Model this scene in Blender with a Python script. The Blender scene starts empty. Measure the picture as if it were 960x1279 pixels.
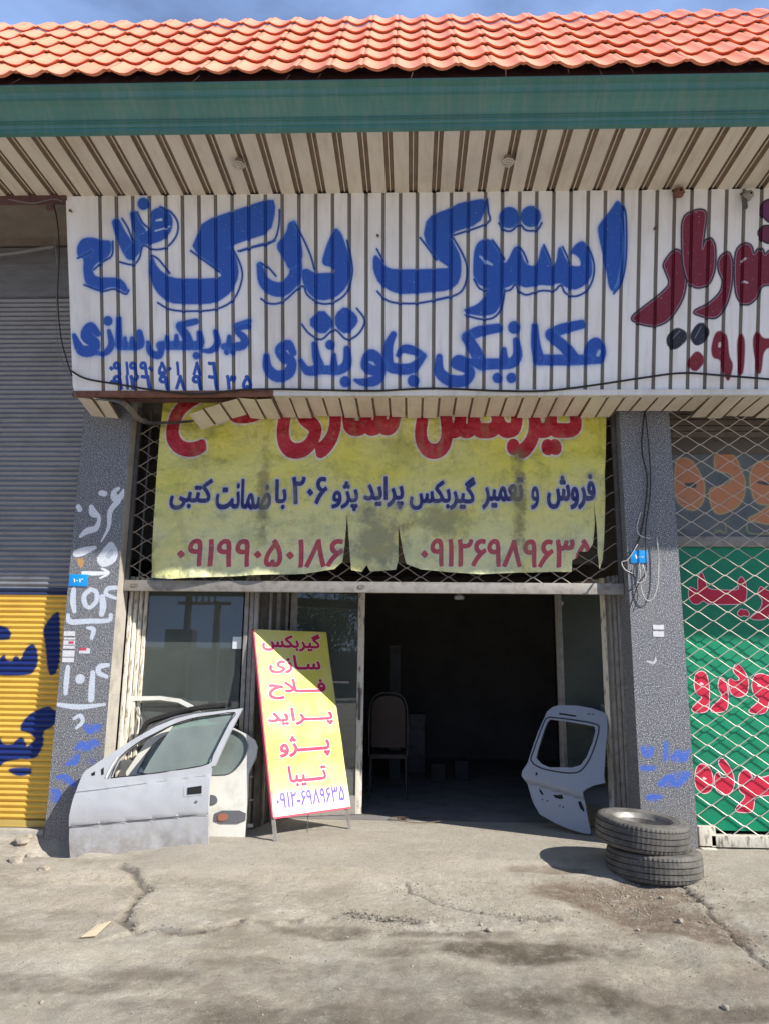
import bpy, bmesh, math, random
import numpy as np
from mathutils import Vector, Matrix, noise
from mathutils.geometry import delaunay_2d_cdt
R = math.radians
random.seed(7)
sc = bpy.context.scene
COL = sc.collection

# ------------------------------------------------------------------ camera, sky, sun, exposure
F = 940.0                      # focal length in photo pixels (photo 960 wide)
CAMP = Vector((0.0, -6.9, 1.5))
YAW, PITCH, ROLL = 2.1, 11.5, 0.65
RM = (Matrix.Rotation(R(YAW), 3, 'Z') @ Matrix.Rotation(R(90 + PITCH), 3, 'X') @ Matrix.Rotation(R(ROLL), 3, 'Z'))
cam_d = bpy.data.cameras.new('camera')
cam = bpy.data.objects.new('camera', cam_d)
COL.objects.link(cam)
cam.matrix_world = Matrix.Translation(CAMP) @ RM.to_4x4()
cam_d.sensor_fit = 'HORIZONTAL'
cam_d.sensor_width = 36
cam_d.lens = 36 * F / 960
cam_d.clip_start = 0.05
cam_d.clip_end = 2000
sc.camera = cam

SUNDIR = Vector((-1.95, 1.0, -1.64)).normalized()      # direction the light travels
world = bpy.data.worlds.new('World')
sc.world = world
world.use_nodes = True
wt = world.node_tree
wt.nodes.clear()
wo = wt.nodes.new('ShaderNodeOutputWorld')
bg = wt.nodes.new('ShaderNodeBackground')
sky = wt.nodes.new('ShaderNodeTexSky')
sky.sky_type = 'NISHITA'
sky.sun_disc = False
sky.sun_elevation = math.asin(-SUNDIR.z)
sky.sun_rotation = math.atan2(-SUNDIR.x, -SUNDIR.y)
sky.altitude = 1200
sky.air_density = 1.0
sky.dust_density = 0.6
sky.ozone_density = 3.0
cn = wt.nodes.new('ShaderNodeTexNoise')
cn.inputs['Scale'].default_value = 2.6
cn.inputs['Detail'].default_value = 7
cn.inputs['Roughness'].default_value = 0.55
cmap = wt.nodes.new('ShaderNodeMapping')
cmap.inputs['Scale'].default_value = (1.0, 1.0, 2.6)
cmap.inputs['Location'].default_value = (0.35, 0.1, 0.0)
ctc = wt.nodes.new('ShaderNodeTexCoord')
cr = wt.nodes.new('ShaderNodeValToRGB')
cr.color_ramp.elements[0].position = 0.22
cr.color_ramp.elements[0].color = (0, 0, 0, 1)
cr.color_ramp.elements[1].position = 0.62
cr.color_ramp.elements[1].color = (1, 1, 1, 1)
cm = wt.nodes.new('ShaderNodeMix')
cm.data_type = 'RGBA'
cm.inputs[7].default_value = (3.6, 5.4, 9.8, 1)
wt.links.new(ctc.outputs['Generated'], cmap.inputs['Vector'])
wt.links.new(cmap.outputs['Vector'], cn.inputs['Vector'])
wt.links.new(cn.outputs['Fac'], cr.inputs['Fac'])
wt.links.new(cr.outputs['Color'], cm.inputs[0])
wt.links.new(sky.outputs['Color'], cm.inputs[6])
wt.links.new(cm.outputs[2], bg.inputs['Color'])
bg.inputs['Strength'].default_value = 0.052
wt.links.new(bg.outputs['Background'], wo.inputs['Surface'])
sun_d = bpy.data.lights.new('sun', 'SUN')
sun_d.energy = 4.3
sun_d.angle = R(0.42)
sun_d.color = (1.0, 0.955, 0.89)
sun = bpy.data.objects.new('sun', sun_d)
COL.objects.link(sun)
sun.rotation_euler = SUNDIR.to_track_quat('-Z', 'Y').to_euler()
sun.location = (10, -10, 12)
vs = sc.view_settings
vs.view_transform = 'Standard'
vs.look = 'None'
vs.exposure = 0.98
vs.gamma = 1.0
vs.use_curve_mapping = False
sc.cycles.max_bounces = 8
sc.cycles.diffuse_bounces = 5
sc.cycles.use_denoising = True

# ------------------------------------------------------------------ photo pixel -> point on a real plane
def ray(px, py):
    return (RM @ Vector(((px - 480) / F, -(py - 640) / F, -1.0)))

def at(px, py, Y):
    d = ray(px, py)
    return CAMP + d * ((Y - CAMP.y) / d.y)

def atz(px, py, Z):
    d = ray(px, py)
    return CAMP + d * ((Z - CAMP.z) / d.z)

def atpl(px, py, p, n):
    d = ray(px, py)
    return CAMP + d * ((p - CAMP).dot(n) / d.dot(n))

def sstep(a, b, x):
    t = max(0.0, min(1.0, (x - a) / (b - a)))
    return t * t * (3 - 2 * t)

def ground_base(x, y):
    z = -0.085 * (1 - sstep(-1.15, -0.15, y)) - 0.02 * max(0.0, min(40.0, -1.2 - y)) * 0.6
    z += 0.045 * sstep(-2.55, -3.0, x) * sstep(-.35, .05, y)
    z -= 0.085 * sstep(-1.65, -2.6, x) * math.exp(-((y + 0.25) / .3) ** 2)
    z -= 0.11 * math.exp(-(((x + 3.02) / .22) ** 4 + ((y + 0.17) / .17) ** 4))
    return z

def atg(px, py):
    z = 0.0
    for _ in range(12):
        p = atz(px, py, z)
        z = ground_base(p.x, p.y)
    return p

# ------------------------------------------------------------------ object helpers
def setp(o, label=None, cat=None, group=None, kind=None):
    if label: o['label'] = label
    if cat: o['category'] = cat
    if group: o['group'] = group
    if kind: o['kind'] = kind
    return o

def thing(name, loc, label, cat, group=None):
    o = bpy.data.objects.new(name, None)
    o.empty_display_size = .1
    o.location = loc
    COL.objects.link(o)
    return setp(o, label, cat, group)

def link(name, me, parent=None, loc=(0, 0, 0)):
    """mesh given in world coordinates (plus loc); parent is a thing without rotation"""
    o = bpy.data.objects.new(name, me)
    COL.objects.link(o)
    loc = Vector(loc)
    if parent:
        o.parent = parent
        p = parent
        off = Vector((0, 0, 0))
        while p:
            off += p.location
            p = p.parent
        loc = loc - off
    o.location = loc
    return o

def mesh_of(name, verts, faces, mat, smooth=None, uvs=None):
    me = bpy.data.meshes.new(name)
    me.from_pydata([tuple(v) for v in verts], [], faces)
    if mat is not None:
        for m in (mat if isinstance(mat, (list, tuple)) else [mat]):
            me.materials.append(m)
    if smooth is not None:
        for p in me.polygons: p.use_smooth = True
        me.set_sharp_from_angle(angle=R(smooth))
    me.update()
    return me

class G:
    """collects simple solids into one mesh"""
    def __init__(s):
        s.v = []; s.f = []; s.m = []; s.mi = 0
    def add(s, vs_, fs):
        k = len(s.v)
        s.v += [tuple(v) for v in vs_]
        s.f += [tuple(i + k for i in f) for f in fs]
        s.m += [s.mi] * len(fs)
    def box(s, x0, x1, y0, y1, z0, z1):
        s.hexa([(x0, y0, z0), (x1, y0, z0), (x1, y1, z0), (x0, y1, z0), (x0, y0, z1), (x1, y0, z1), (x1, y1, z1), (x0, y1, z1)])
        return s
    def hexa(s, p):
        s.add(p, [(0, 3, 2, 1), (4, 5, 6, 7), (0, 1, 5, 4), (1, 2, 6, 5), (2, 3, 7, 6), (3, 0, 4, 7)])
        return s
    def bar(s, a, b, w, d, up=(0, 0, 1)):
        a = Vector(a); b = Vector(b); t = (b - a).normalized()
        u = Vector(up)
        if abs(t.dot(u)) > .95: u = Vector((0, 1, 0))
        r = t.cross(u).normalized(); u = r.cross(t).normalized()
        q = [(-w / 2, -d / 2), (w / 2, -d / 2), (w / 2, d / 2), (-w / 2, d / 2)]
        s.hexa([a + r * x + u * y for x, y in q] + [b + r * x + u * y for x, y in q])
        return s
    def tube(s, pts, r, n=6, closed=False, cap=True):
        pts = [Vector(p) for p in pts]
        m = len(pts); rings = []
        up = None
        for i, p in enumerate(pts):
            a = pts[(i - 1) % m] if (closed or i > 0) else p
            b = pts[(i + 1) % m] if (closed or i < m - 1) else p
            t = (b - a).normalized() if (b - a).length > 1e-9 else Vector((0, 0, 1))
            if up is None:
                up = Vector((0, 0, 1)) if abs(t.z) < .9 else Vector((0, 1, 0))
            x = t.cross(up)
            if x.length < 1e-5: x = t.cross(Vector((1, 0, 0.3)))
            x.normalize(); y = x.cross(t).normalized(); up = y
            rr = r[i] if isinstance(r, (list, tuple)) else r
            rings.append([p + x * (rr * math.cos(2 * math.pi * k / n)) + y * (rr * math.sin(2 * math.pi * k / n)) for k in range(n)])
        vs_ = [v for rg in rings for v in rg]; fs = []
        for i in range(m if closed else m - 1):
            j = (i + 1) % m
            for k in range(n):
                k2 = (k + 1) % n
                fs.append((i * n + k, i * n + k2, j * n + k2, j * n + k))
        if cap and not closed:
            fs.append(tuple(range(n - 1, -1, -1))); fs.append(tuple((m - 1) * n + k for k in range(n)))
        s.add(vs_, fs)
        return s
    def lathe(s, prof, n, M=None, close=False):
        """prof (r,z) list round Z"""
        vs_ = []
        for i in range(n):
            a = 2 * math.pi * i / n
            for rz in prof:
                r_, z_ = rz(i) if callable(rz) else rz
                v = Vector((r_ * math.cos(a), r_ * math.sin(a), z_))
                vs_.append(M @ v if M else v)
        m = len(prof); fs = []
        for i in range(n):
            j = (i + 1) % n
            for k in range(m - 1 if not close else m):
                k2 = (k + 1) % m
                fs.append((i * m + k, j * m + k, j * m + k2, i * m + k2))
        s.add(vs_, fs)
        return s
    def sphere(s, c, r, n=10):
        c = Vector(c)
        prof = [(r[0] * math.cos(t), r[2] * math.sin(t)) if isinstance(r, (list, tuple)) else (r * math.cos(t), r * math.sin(t)) for t in [(-.5 + k / (n // 2)) * math.pi for k in range(n // 2 + 1)]]
        return s.lathe(prof, n, Matrix.Translation(c))
    def mesh(s, name, mat, smooth=None, bevel=0):
        me = mesh_of(name, s.v, s.f, mat)
        for i, p in enumerate(me.polygons): p.material_index = s.m[i]
        if bevel:
            bm = bmesh.new(); bm.from_mesh(me)
            es = [e for e in bm.edges if len(e.link_faces) == 2 and e.calc_face_angle(0) > .6]
            bmesh.ops.bevel(bm, geom=es, offset=bevel, segments=2, affect='EDGES', profile=.6)
            bm.to_mesh(me); bm.free()
            smooth = smooth or 50
        if smooth is not None:
            for p in me.polygons: p.use_smooth = True
            me.set_sharp_from_angle(angle=R(smooth))
        me.update()
        return me
    def put(s, name, mat, parent=None, smooth=None, bevel=0, loc=(0, 0, 0)):
        return link(name, s.mesh(name, mat, smooth, bevel), parent, loc)

def smooth_path(pts, n=6):
    pts = [Vector(p) for p in pts]; out = []
    for i in range(len(pts) - 1):
        p0 = pts[max(i - 1, 0)]; p1 = pts[i]; p2 = pts[i + 1]; p3 = pts[min(i + 2, len(pts) - 1)]
        for k in range(n):
            t = k / n
            out.append(.5 * ((2 * p1) + (p2 - p0) * t + (2 * p0 - 5 * p1 + 4 * p2 - p3) * t * t + (3 * p1 - p0 - 3 * p2 + p3) * t ** 3))
    out.append(pts[-1])
    return out

# ------------------------------------------------------------------ lettering canvas (vector shapes -> mask computed in numpy)
def chaikin(pts, it=2):
    p = [np.array(q[:2], float) for q in pts]
    for _ in range(it):
        q = []
        for i in range(len(p)):
            a, b = p[i], p[(i + 1) % len(p)]
            q += [a * .78 + b * .22, a * .22 + b * .78]
        p = q
    return p

AR = {'ا': 'FE8D FE8E', 'ب': 'FE8F FE90 FE91 FE92', 'پ': 'FB56 FB57 FB58 FB59', 'ت': 'FE95 FE96 FE97 FE98', 'ج': 'FE9D FE9E FE9F FEA0',
      'ح': 'FEA1 FEA2 FEA3 FEA4', 'د': 'FEA9 FEAA', 'ر': 'FEAD FEAE', 'ز': 'FEAF FEB0', 'ژ': 'FB8A FB8B', 'س': 'FEB1 FEB2 FEB3 FEB4',
      'ش': 'FEB5 FEB6 FEB7 FEB8', 'ض': 'FEBD FEBE FEBF FEC0', 'ع': 'FEC9 FECA FECB FECC', 'غ': 'FECD FECE FECF FED0', 'ف': 'FED1 FED2 FED3 FED4',
      'ک': 'FB8E FB8F FB90 FB91', 'گ': 'FB92 FB93 FB94 FB95', 'ل': 'FEDD FEDE FEDF FEE0', 'م': 'FEE1 FEE2 FEE3 FEE4', 'ن': 'FEE5 FEE6 FEE7 FEE8',
      'و': 'FEED FEEE', 'ه': 'FEE9 FEEA FEEB FEEC', 'ی': 'FBFC FBFD FBFE FBFF', 'Λ': 'FEFB FEFC'}
def shape_word(w):
    w = w.replace('لا', 'Λ')
    out = []
    def two(c): return c == 'ـ' or (c in AR and len(AR[c].split()) == 4)
    for i, c in enumerate(w):
        if c not in AR:
            out.append(c); continue
        f = AR[c].split()
        prev = i > 0 and two(w[i - 1])
        nxt = len(f) == 4 and i + 1 < len(w) and (w[i + 1] in AR or w[i + 1] == 'ـ')
        k = (3 if nxt else 1) if prev else (2 if nxt else 0)
        out.append(chr(int(f[k], 16)))
    return ''.join(reversed(out))

_ge = {}
def glyph_edges(txt, shear=0.0):
    key = (txt, shear)
    if key in _ge: return _ge[key]
    c = bpy.data.curves.new('lettering', 'FONT')
    c.body = txt; c.resolution_u = 5; c.shear = shear; c.fill_mode = 'NONE'; c.dimensions = '2D'
    o = bpy.data.objects.new('lettering', c)
    COL.objects.link(o)
    ev = o.evaluated_get(bpy.context.evaluated_depsgraph_get())
    m = ev.to_mesh()
    v = np.array([(q.co.x, q.co.y) for q in m.vertices])
    t = [tuple(e.vertices) for e in m.edges]
    ev.to_mesh_clear()
    bpy.data.objects.remove(o); bpy.data.curves.remove(c)
    # walk each closed contour so every edge runs the same way round
    nb = {}
    for a, b in t: nb.setdefault(a, []).append(b); nb.setdefault(b, []).append(a)
    seen = set(); out = []
    for st in sorted(nb):
        if st in seen: continue
        prev, cur = None, st
        nxt0 = st + 1 if st + 1 in nb[st] else nb[st][0]
        while True:
            seen.add(cur)
            n_ = nxt0 if prev is None else next((k for k in nb[cur] if k != prev), None)
            if n_ is None: break
            out.append((cur, n_))
            prev, cur = cur, n_
            if cur == st: break
    _ge[key] = (v, out)
    return v, out
_gl = {}
def glyph_mesh(txt, bold=0.0, shear=0.0):
    key = (txt, bold, shear)
    if key in _gl: return _gl[key]
    c = bpy.data.curves.new('lettering', 'FONT')
    c.body = txt; c.resolution_u = 5; c.shear = shear; c.offset = bold
    o = bpy.data.objects.new('lettering', c)
    COL.objects.link(o)
    dg = bpy.context.evaluated_depsgraph_get()
    ev = o.evaluated_get(dg)
    m = ev.to_mesh()
    m.calc_loop_triangles()
    v = np.array([(q.co.x, q.co.y) for q in m.vertices])
    t = np.array([tuple(q.vertices) for q in m.loop_triangles])
    ev.to_mesh_clear()
    bpy.data.objects.remove(o); bpy.data.curves.remove(c)
    _gl[key] = (v, t)
    return v, t

class Canvas:
    def __init__(s, w, h, tf, sc_):
        s.w, s.h, s.tf, s.sc = w, h, tf, sc_      # tf: photo px -> canvas px ; sc: canvas px per photo px
        s.rgb = np.zeros((h, w, 3), np.float32); s.a = np.zeros((h, w), np.float32)
    def over(s, x0, y0, al, col):
        h, w = al.shape
        A = s.a[y0:y0 + h, x0:x0 + w]; C = s.rgb[y0:y0 + h, x0:x0 + w]
        na = al + A * (1 - al)
        wgt = np.where(na > 1e-4, al / np.maximum(na, 1e-4), 1.0)
        wgt = np.where((A < 1e-4), 1.0, wgt)
        C[:] = C * (1 - wgt[..., None]) + np.array(col, np.float32) / 255 * wgt[..., None]
        A[:] = na
    def win(s, x0, y0, x1, y1):
        x0 = max(0, int(x0)); y0 = max(0, int(y0)); x1 = min(s.w, int(x1) + 1); y1 = min(s.h, int(y1) + 1)
        if x1 <= x0 or y1 <= y0: return None
        yy, xx = np.mgrid[y0:y1, x0:x1].astype(np.float32)
        return x0, y0, xx + .5, yy + .5
    def seg(s, xx, yy, a, b):
        d = b - a; L = max((d * d).sum(), 1e-9)
        t = np.clip(((xx - a[0]) * d[0] + (yy - a[1]) * d[1]) / L, 0, 1)
        return np.hypot(xx - a[0] - t * d[0], yy - a[1] - t * d[1]), t
    def ink(s, x0, y0, sd, col, soft, halo, alpha):
        if halo:
            hw, ha, hc = halo
            al = ha * np.exp(-np.maximum(sd, 0) / hw * 2.2) * (sd < hw * 2.2)
            s.over(x0, y0, al.astype(np.float32), hc)
        al = np.clip(.5 - sd / soft, 0, 1) * alpha
        s.over(x0, y0, al.astype(np.float32), col)
    def poly(s, pts, col, crop=None, it=2, soft=1.2, halo=None, grow=0, alpha=1.0):
        P = [np.array(s.tf(*(crop(*p) if crop else p))) for p in pts]
        P = chaikin(P, it) if it else P
        A = np.array(P); m = (halo[0] * 2.3 if halo else 0) + soft + grow + 2
        wn = s.win(A[:, 0].min() - m, A[:, 1].min() - m, A[:, 0].max() + m, A[:, 1].max() + m)
        if not wn: return
        x0, y0, xx, yy = wn
        d = np.full(xx.shape, 1e9, np.float32); ins = np.zeros(xx.shape, bool)
        for i in range(len(P)):
            a, b = P[i], P[(i + 1) % len(P)]
            d = np.minimum(d, s.seg(xx, yy, a, b)[0])
            c = ((a[1] > yy) != (b[1] > yy))
            if abs(b[1] - a[1]) > 1e-9:
                ins ^= c & (xx < (b[0] - a[0]) * (yy - a[1]) / (b[1] - a[1]) + a[0])
        s.ink(x0, y0, np.where(ins, -d, d) - grow, col, soft, halo, alpha)
    def stroke(s, pts, col, crop=None, r=None, k=1.0, soft=1.2, halo=None, grow=0, alpha=1.0):
        """pts (x,y[,r]) in crop px; k = photo px per crop px for radii"""
        P = []; rr = []; last = r
        for p in pts:
            last = p[2] if len(p) > 2 else last
            P.append(np.array(s.tf(*(crop(p[0], p[1]) if crop else p[:2])))); rr.append(last * k * s.sc + grow)
        if len(P) == 1: P.append(P[0] + .01); rr.append(rr[0])
        if len(P) > 2:
            q = smooth_path([(p[0], p[1], r_) for p, r_ in zip(P, rr)], 4)
            P = [np.array((v.x, v.y)) for v in q]; rr = [v.z for v in q]
        A = np.array(P); m = max(rr) + (halo[0] * 2.3 if halo else 0) + soft + 2
        wn = s.win(A[:, 0].min() - m, A[:, 1].min() - m, A[:, 0].max() + m, A[:, 1].max() + m)
        if not wn: return
        x0, y0, xx, yy = wn
        d = np.full(xx.shape, 1e9, np.float32)
        for i in range(len(P) - 1):
            q, t = s.seg(xx, yy, P[i], P[i + 1])
            d = np.minimum(d, q - (rr[i] * (1 - t) + rr[i + 1] * t))
        s.ink(x0, y0, d, col, soft, halo, alpha)
    def text(s, txt, x0, y0, x1, y1, col, bold=.03, shear=0., outline=None, alpha=1.0, raw=False):
        """fit the glyph outline box into photo-px box (x0,y0)-(x1,y1); non-zero winding fill"""
        v, t = glyph_edges(txt if raw else shape_word(txt), shear)
        a = np.array(s.tf(x0, y0)); b = np.array(s.tf(x1, y1))
        if a[1] > b[1]: a[1], b[1] = b[1], a[1]
        bd = bold * (b[1] - a[1]) * .55            # emboldening radius in canvas px
        mn = v.min(0); mx = v.max(0)
        q = np.empty_like(v)
        q[:, 0] = a[0] + bd + (v[:, 0] - mn[0]) / (mx[0] - mn[0]) * (b[0] - a[0] - 2 * bd)
        q[:, 1] = b[1] - bd - (v[:, 1] - mn[1]) / (mx[1] - mn[1]) * (b[1] - a[1] - 2 * bd)
        m = (outline[1] if outline else 0) + 4
        X0 = max(0, int(a[0] - m)); Y0 = max(0, int(a[1] - m)); X1 = min(s.w, int(b[0] + m) + 1); Y1 = min(s.h, int(b[1] + m) + 1)
        if X1 <= X0 or Y1 <= Y0: return
        SS = 3
        W, H = (X1 - X0) * SS, (Y1 - Y0) * SS
        D = np.zeros((H, W + 1), np.int32)
        q = (q - np.array([X0, Y0])) * SS
        for i, k in t:
            p, r = q[i], q[k]
            if p[1] == r[1]: continue
            sg = 1 if r[1] > p[1] else -1
            lo, hi = (p, r) if sg > 0 else (r, p)
            r0 = max(0, int(math.ceil(lo[1] - .5))); r1 = min(H - 1, int(math.ceil(hi[1] - .5)) - 1)
            if r1 < r0: continue
            rows = np.arange(r0, r1 + 1)
            xc = lo[0] + (rows + .5 - lo[1]) * (hi[0] - lo[0]) / (hi[1] - lo[1])
            np.add.at(D, (rows, np.clip(np.ceil(xc - .5).astype(int), 0, W)), sg)
        M = (np.cumsum(D, 1)[:, :W] != 0)
        def dil(A0, rad):
            pd = int(rad) + 2
            A = np.pad(A0, pd); o = A.copy()
            for rr in np.linspace(rad / max(1, math.ceil(rad / 2)), rad, max(1, math.ceil(rad / 2))):
                for k in range(16):
                    dx = int(round(rr * math.cos(k * math.pi / 8))); dy = int(round(rr * math.sin(k * math.pi / 8)))
                    o |= np.roll(np.roll(A, dx, 1), dy, 0)
            return o[pd:-pd, pd:-pd]
        if bd * SS >= 1: M = dil(M, bd * SS)
        dn = lambda B: B.reshape(H // SS, SS, W // SS, SS).mean((1, 3)).astype(np.float32)
        if outline:
            s.over(X0, Y0, dn(dil(M, outline[1] * SS)) * (outline[2] if len(outline) > 2 else 1), outline[0])
        s.over(X0, Y0, dn(M) * alpha, col)
    def image(s, name):
        im = bpy.data.images.new(name, s.w, s.h, alpha=True)
        im.alpha_mode = 'CHANNEL_PACKED'
        px = np.concatenate([s.rgb, s.a[..., None]], 2)[::-1].astype(np.float32)
        im.pixels.foreach_set(np.ascontiguousarray(px).ravel())
        im.pack()
        return im

# ------------------------------------------------------------------ materials
def srgb(c):
    if len(c) == 3 and max(c) > 1.001:
        c = [x / 255 for x in c]
        return tuple(x / 12.92 if x <= .04045 else ((x + .055) / 1.055) ** 2.4 for x in c) + (1,)
    return tuple(c) + (1,)

class MB:
    def __init__(s, name, rough=.6, metal=0.0, spec=.5):
        s.m = bpy.data.materials.new(name); s.m.use_nodes = True
        s.t = s.m.node_tree; s.n = s.t.nodes; s.l = s.t.links
        s.b = s.n['Principled BSDF']
        s.b.inputs['Roughness'].default_value = rough
        s.b.inputs['Metallic'].default_value = metal
        s.b.inputs['Specular IOR Level'].default_value = spec
        s.geo = s.n.new('ShaderNodeNewGeometry'); s.pos = s.geo.outputs['Position']
        s.tc = s.n.new('ShaderNodeTexCoord')
        s.c = None
    def base(s, col): 
        r = s.n.new('ShaderNodeRGB'); r.outputs[0].default_value = srgb(col); s.c = r.outputs[0]; return s
    def map(s, scale, loc=(0, 0, 0), src=None):
        m = s.n.new('ShaderNodeMapping'); m.inputs['Scale'].default_value = scale; m.inputs['Location'].default_value = loc
        s.l.new(src or s.pos, m.inputs['Vector']); return m.outputs['Vector']
    def noise(s, scale, detail=4, rough=.5, vec=None, lo=.3, hi=.7, kind='noise'):
        n = s.n.new('ShaderNodeTexNoise' if kind == 'noise' else 'ShaderNodeTexVoronoi')
        n.inputs['Scale'].default_value = scale
        if kind == 'noise':
            n.inputs['Detail'].default_value = detail; n.inputs['Roughness'].default_value = rough
        s.l.new(vec or s.pos, n.inputs['Vector'])
        out = n.outputs['Fac'] if kind == 'noise' else n.outputs['Distance']
        r = s.n.new('ShaderNodeMapRange'); r.inputs['From Min'].default_value = lo; r.inputs['From Max'].default_value = hi
        s.l.new(out, r.inputs['Value']); return r.outputs['Result']
    def mix(s, col, fac, amount=1.0, mode='MIX'):
        m = s.n.new('ShaderNodeMix'); m.data_type = 'RGBA'; m.blend_type = mode
        if amount != 1.0 and not isinstance(fac, (int, float)):
            k = s.n.new('ShaderNodeMath'); k.operation = 'MULTIPLY'; k.inputs[1].default_value = amount
            s.l.new(fac, k.inputs[0]); fac = k.outputs[0]
        if isinstance(fac, (int, float)): m.inputs[0].default_value = fac * amount
        else: s.l.new(fac, m.inputs[0])
        s.l.new(s.c, m.inputs[6])
        if hasattr(col, 'is_linked'): s.l.new(col, m.inputs[7])
        else: m.inputs[7].default_value = srgb(col)
        s.c = m.outputs[2]; return s
    def mul(s, a, b, op='MULTIPLY'):
        k = s.n.new('ShaderNodeMath'); k.operation = op
        for i, q in enumerate((a, b)):
            if isinstance(q, (int, float)): k.inputs[i].default_value = q
            else: s.l.new(q, k.inputs[i])
        return k.outputs[0]
    def attr(s, name, ch=None):
        a = s.n.new('ShaderNodeAttribute'); a.attribute_name = name
        if ch is None: return a.outputs['Color']
        p = s.n.new('ShaderNodeSeparateColor'); s.l.new(a.outputs['Color'], p.inputs[0]); return p.outputs[ch]
    def axis(s, k, lo, hi, src=None):
        p = s.n.new('ShaderNodeSeparateXYZ'); s.l.new(src or s.pos, p.inputs[0])
        r = s.n.new('ShaderNodeMapRange'); r.inputs['From Min'].default_value = lo; r.inputs['From Max'].default_value = hi
        s.l.new(p.outputs[k], r.inputs['Value']); return r.outputs['Result']
    def paint(s, im, x0, x1, z0, z1, uv=False, wear=None):
        t = s.n.new('ShaderNodeTexImage'); t.image = im; t.extension = 'CLIP'; t.interpolation = 'Cubic'
        if uv: s.l.new(s.tc.outputs['UV'], t.inputs['Vector'])
        else:
            p = s.n.new('ShaderNodeSeparateXYZ'); s.l.new(s.pos, p.inputs[0])
            c = s.n.new('ShaderNodeCombineXYZ')
            for i, (k, a, b) in enumerate(((0, x0, x1), (2, z0, z1))):
                r = s.n.new('ShaderNodeMapRange'); r.clamp = False
                r.inputs['From Min'].default_value = a; r.inputs['From Max'].default_value = b
                s.l.new(p.outputs[k], r.inputs['Value']); s.l.new(r.outputs['Result'], c.inputs[i])
            s.l.new(c.outputs[0], t.inputs['Vector'])
        fac = t.outputs['Alpha']
        if wear is not None: fac = s.mul(fac, wear)
        s.mix(t.outputs['Color'], fac); return s
    def bump(s, h, dist=.002, strength=1.0):
        b = s.n.new('ShaderNodeBump'); b.inputs['Distance'].default_value = dist; b.inputs['Strength'].default_value = strength
        s.l.new(h, b.inputs['Height'])
        if s.b.inputs['Normal'].is_linked: s.l.new(s.b.inputs['Normal'].links[0].from_socket, b.inputs['Normal'])
        s.l.new(b.outputs['Normal'], s.b.inputs['Normal']); return s
    def rough(s, f, lo, hi):
        r = s.n.new('ShaderNodeMapRange'); r.inputs['To Min'].default_value = lo; r.inputs['To Max'].default_value = hi
        s.l.new(f, r.inputs['Value']); s.l.new(r.outputs['Result'], s.b.inputs['Roughness']); return s
    def done(s):
        if s.c is not None: s.l.new(s.c, s.b.inputs['Base Color'])
        return s.m

def simple(name, col, rough=.6, metal=0., dirt=(70, 60, 50), amt=.35, scale=6, bump=.0006):
    b = MB(name, rough, metal).base(col)
    n = b.noise(scale, 6, .6, lo=.45, hi=.75)
    b.mix(dirt, n, amt)
    n2 = b.noise(scale * 14, 3, .6, lo=.3, hi=.8)
    b.mix(dirt, n2, amt * .35)
    b.rough(n, rough, min(1, rough + .25))
    if bump: b.bump(n2, bump)
    return b.done()

# ================================================================== measured planes
SLEAN = R(14.7)
p_top = at(480, 241, -0.91)
ZS = p_top.z                                   # height of the canopy soffit
FT = Vector((0, -0.91, ZS))
FN = Vector((0, -math.cos(SLEAN), -math.sin(SLEAN)))  # outward normal of the sign face, leaning out at its top
FD = Vector((0, math.sin(SLEAN), -math.cos(SLEAN)))   # down along the face
def fpt(px, py): return atpl(px, py, FT, FN)
FBOT = fpt(480, 488)
FL = (FBOT - FT).dot(FD)
XL = fpt(90, 360).x
ZB = FBOT.z; YB = FBOT.y
ZSH = ZB - .05                                 # underside of the sign box
PL0, PL1 = at(88, 700, 0).x, at(150, 700, 0).x       # left pillar
PR0, PR1 = at(784, 720, 0).x, at(849, 720, 0).x      # right pillar

# ================================================================== lettering data
def crop(ox, oy, s): return lambda x, y: (ox + x / s, oy + y / s)
A_ = crop(70, 230, 3.692); B_ = crop(300, 230, 3.692); C_ = crop(540, 230, 3.692); D_ = crop(760, 220, 3.995)
k4 = 1 / 3.692
SX0, SX1, SZ0, SZ1 = XL - .1, fpt(1010, 360).x, ZB - .05, ZS + .05
SW, SHH = 2600, int(2600 * (SZ1 - SZ0) / (SX1 - SX0))
def tf_sign(x, y):
    p = fpt(x, y)
    return ((p.x - SX0) / (SX1 - SX0) * SW, (SZ1 - p.z) / (SZ1 - SZ0) * SHH)
cs = Canvas(SW, SHH, tf_sign, (tf_sign(600, 360)[0] - tf_sign(500, 360)[0]) / 100)
BLUE = (24, 78, 172); HB = (cs.sc * 4.2, .62, (70, 125, 205)); HT = (cs.sc * 2.6, .55, (96, 150, 220))
def bp(pts, c, **k): cs.poly(pts, BLUE, c, soft=cs.sc * 1.3, halo=HB, **k)
def bs(pts, c, **k): cs.stroke(pts, BLUE, c, k=k4, soft=cs.sc * 1.3, halo=HB, **k)
def ol(pts, c): cs.stroke(pts, (20, 56, 136), c, r=4.4, k=k4, soft=cs.sc * .9, halo=HT)
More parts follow.
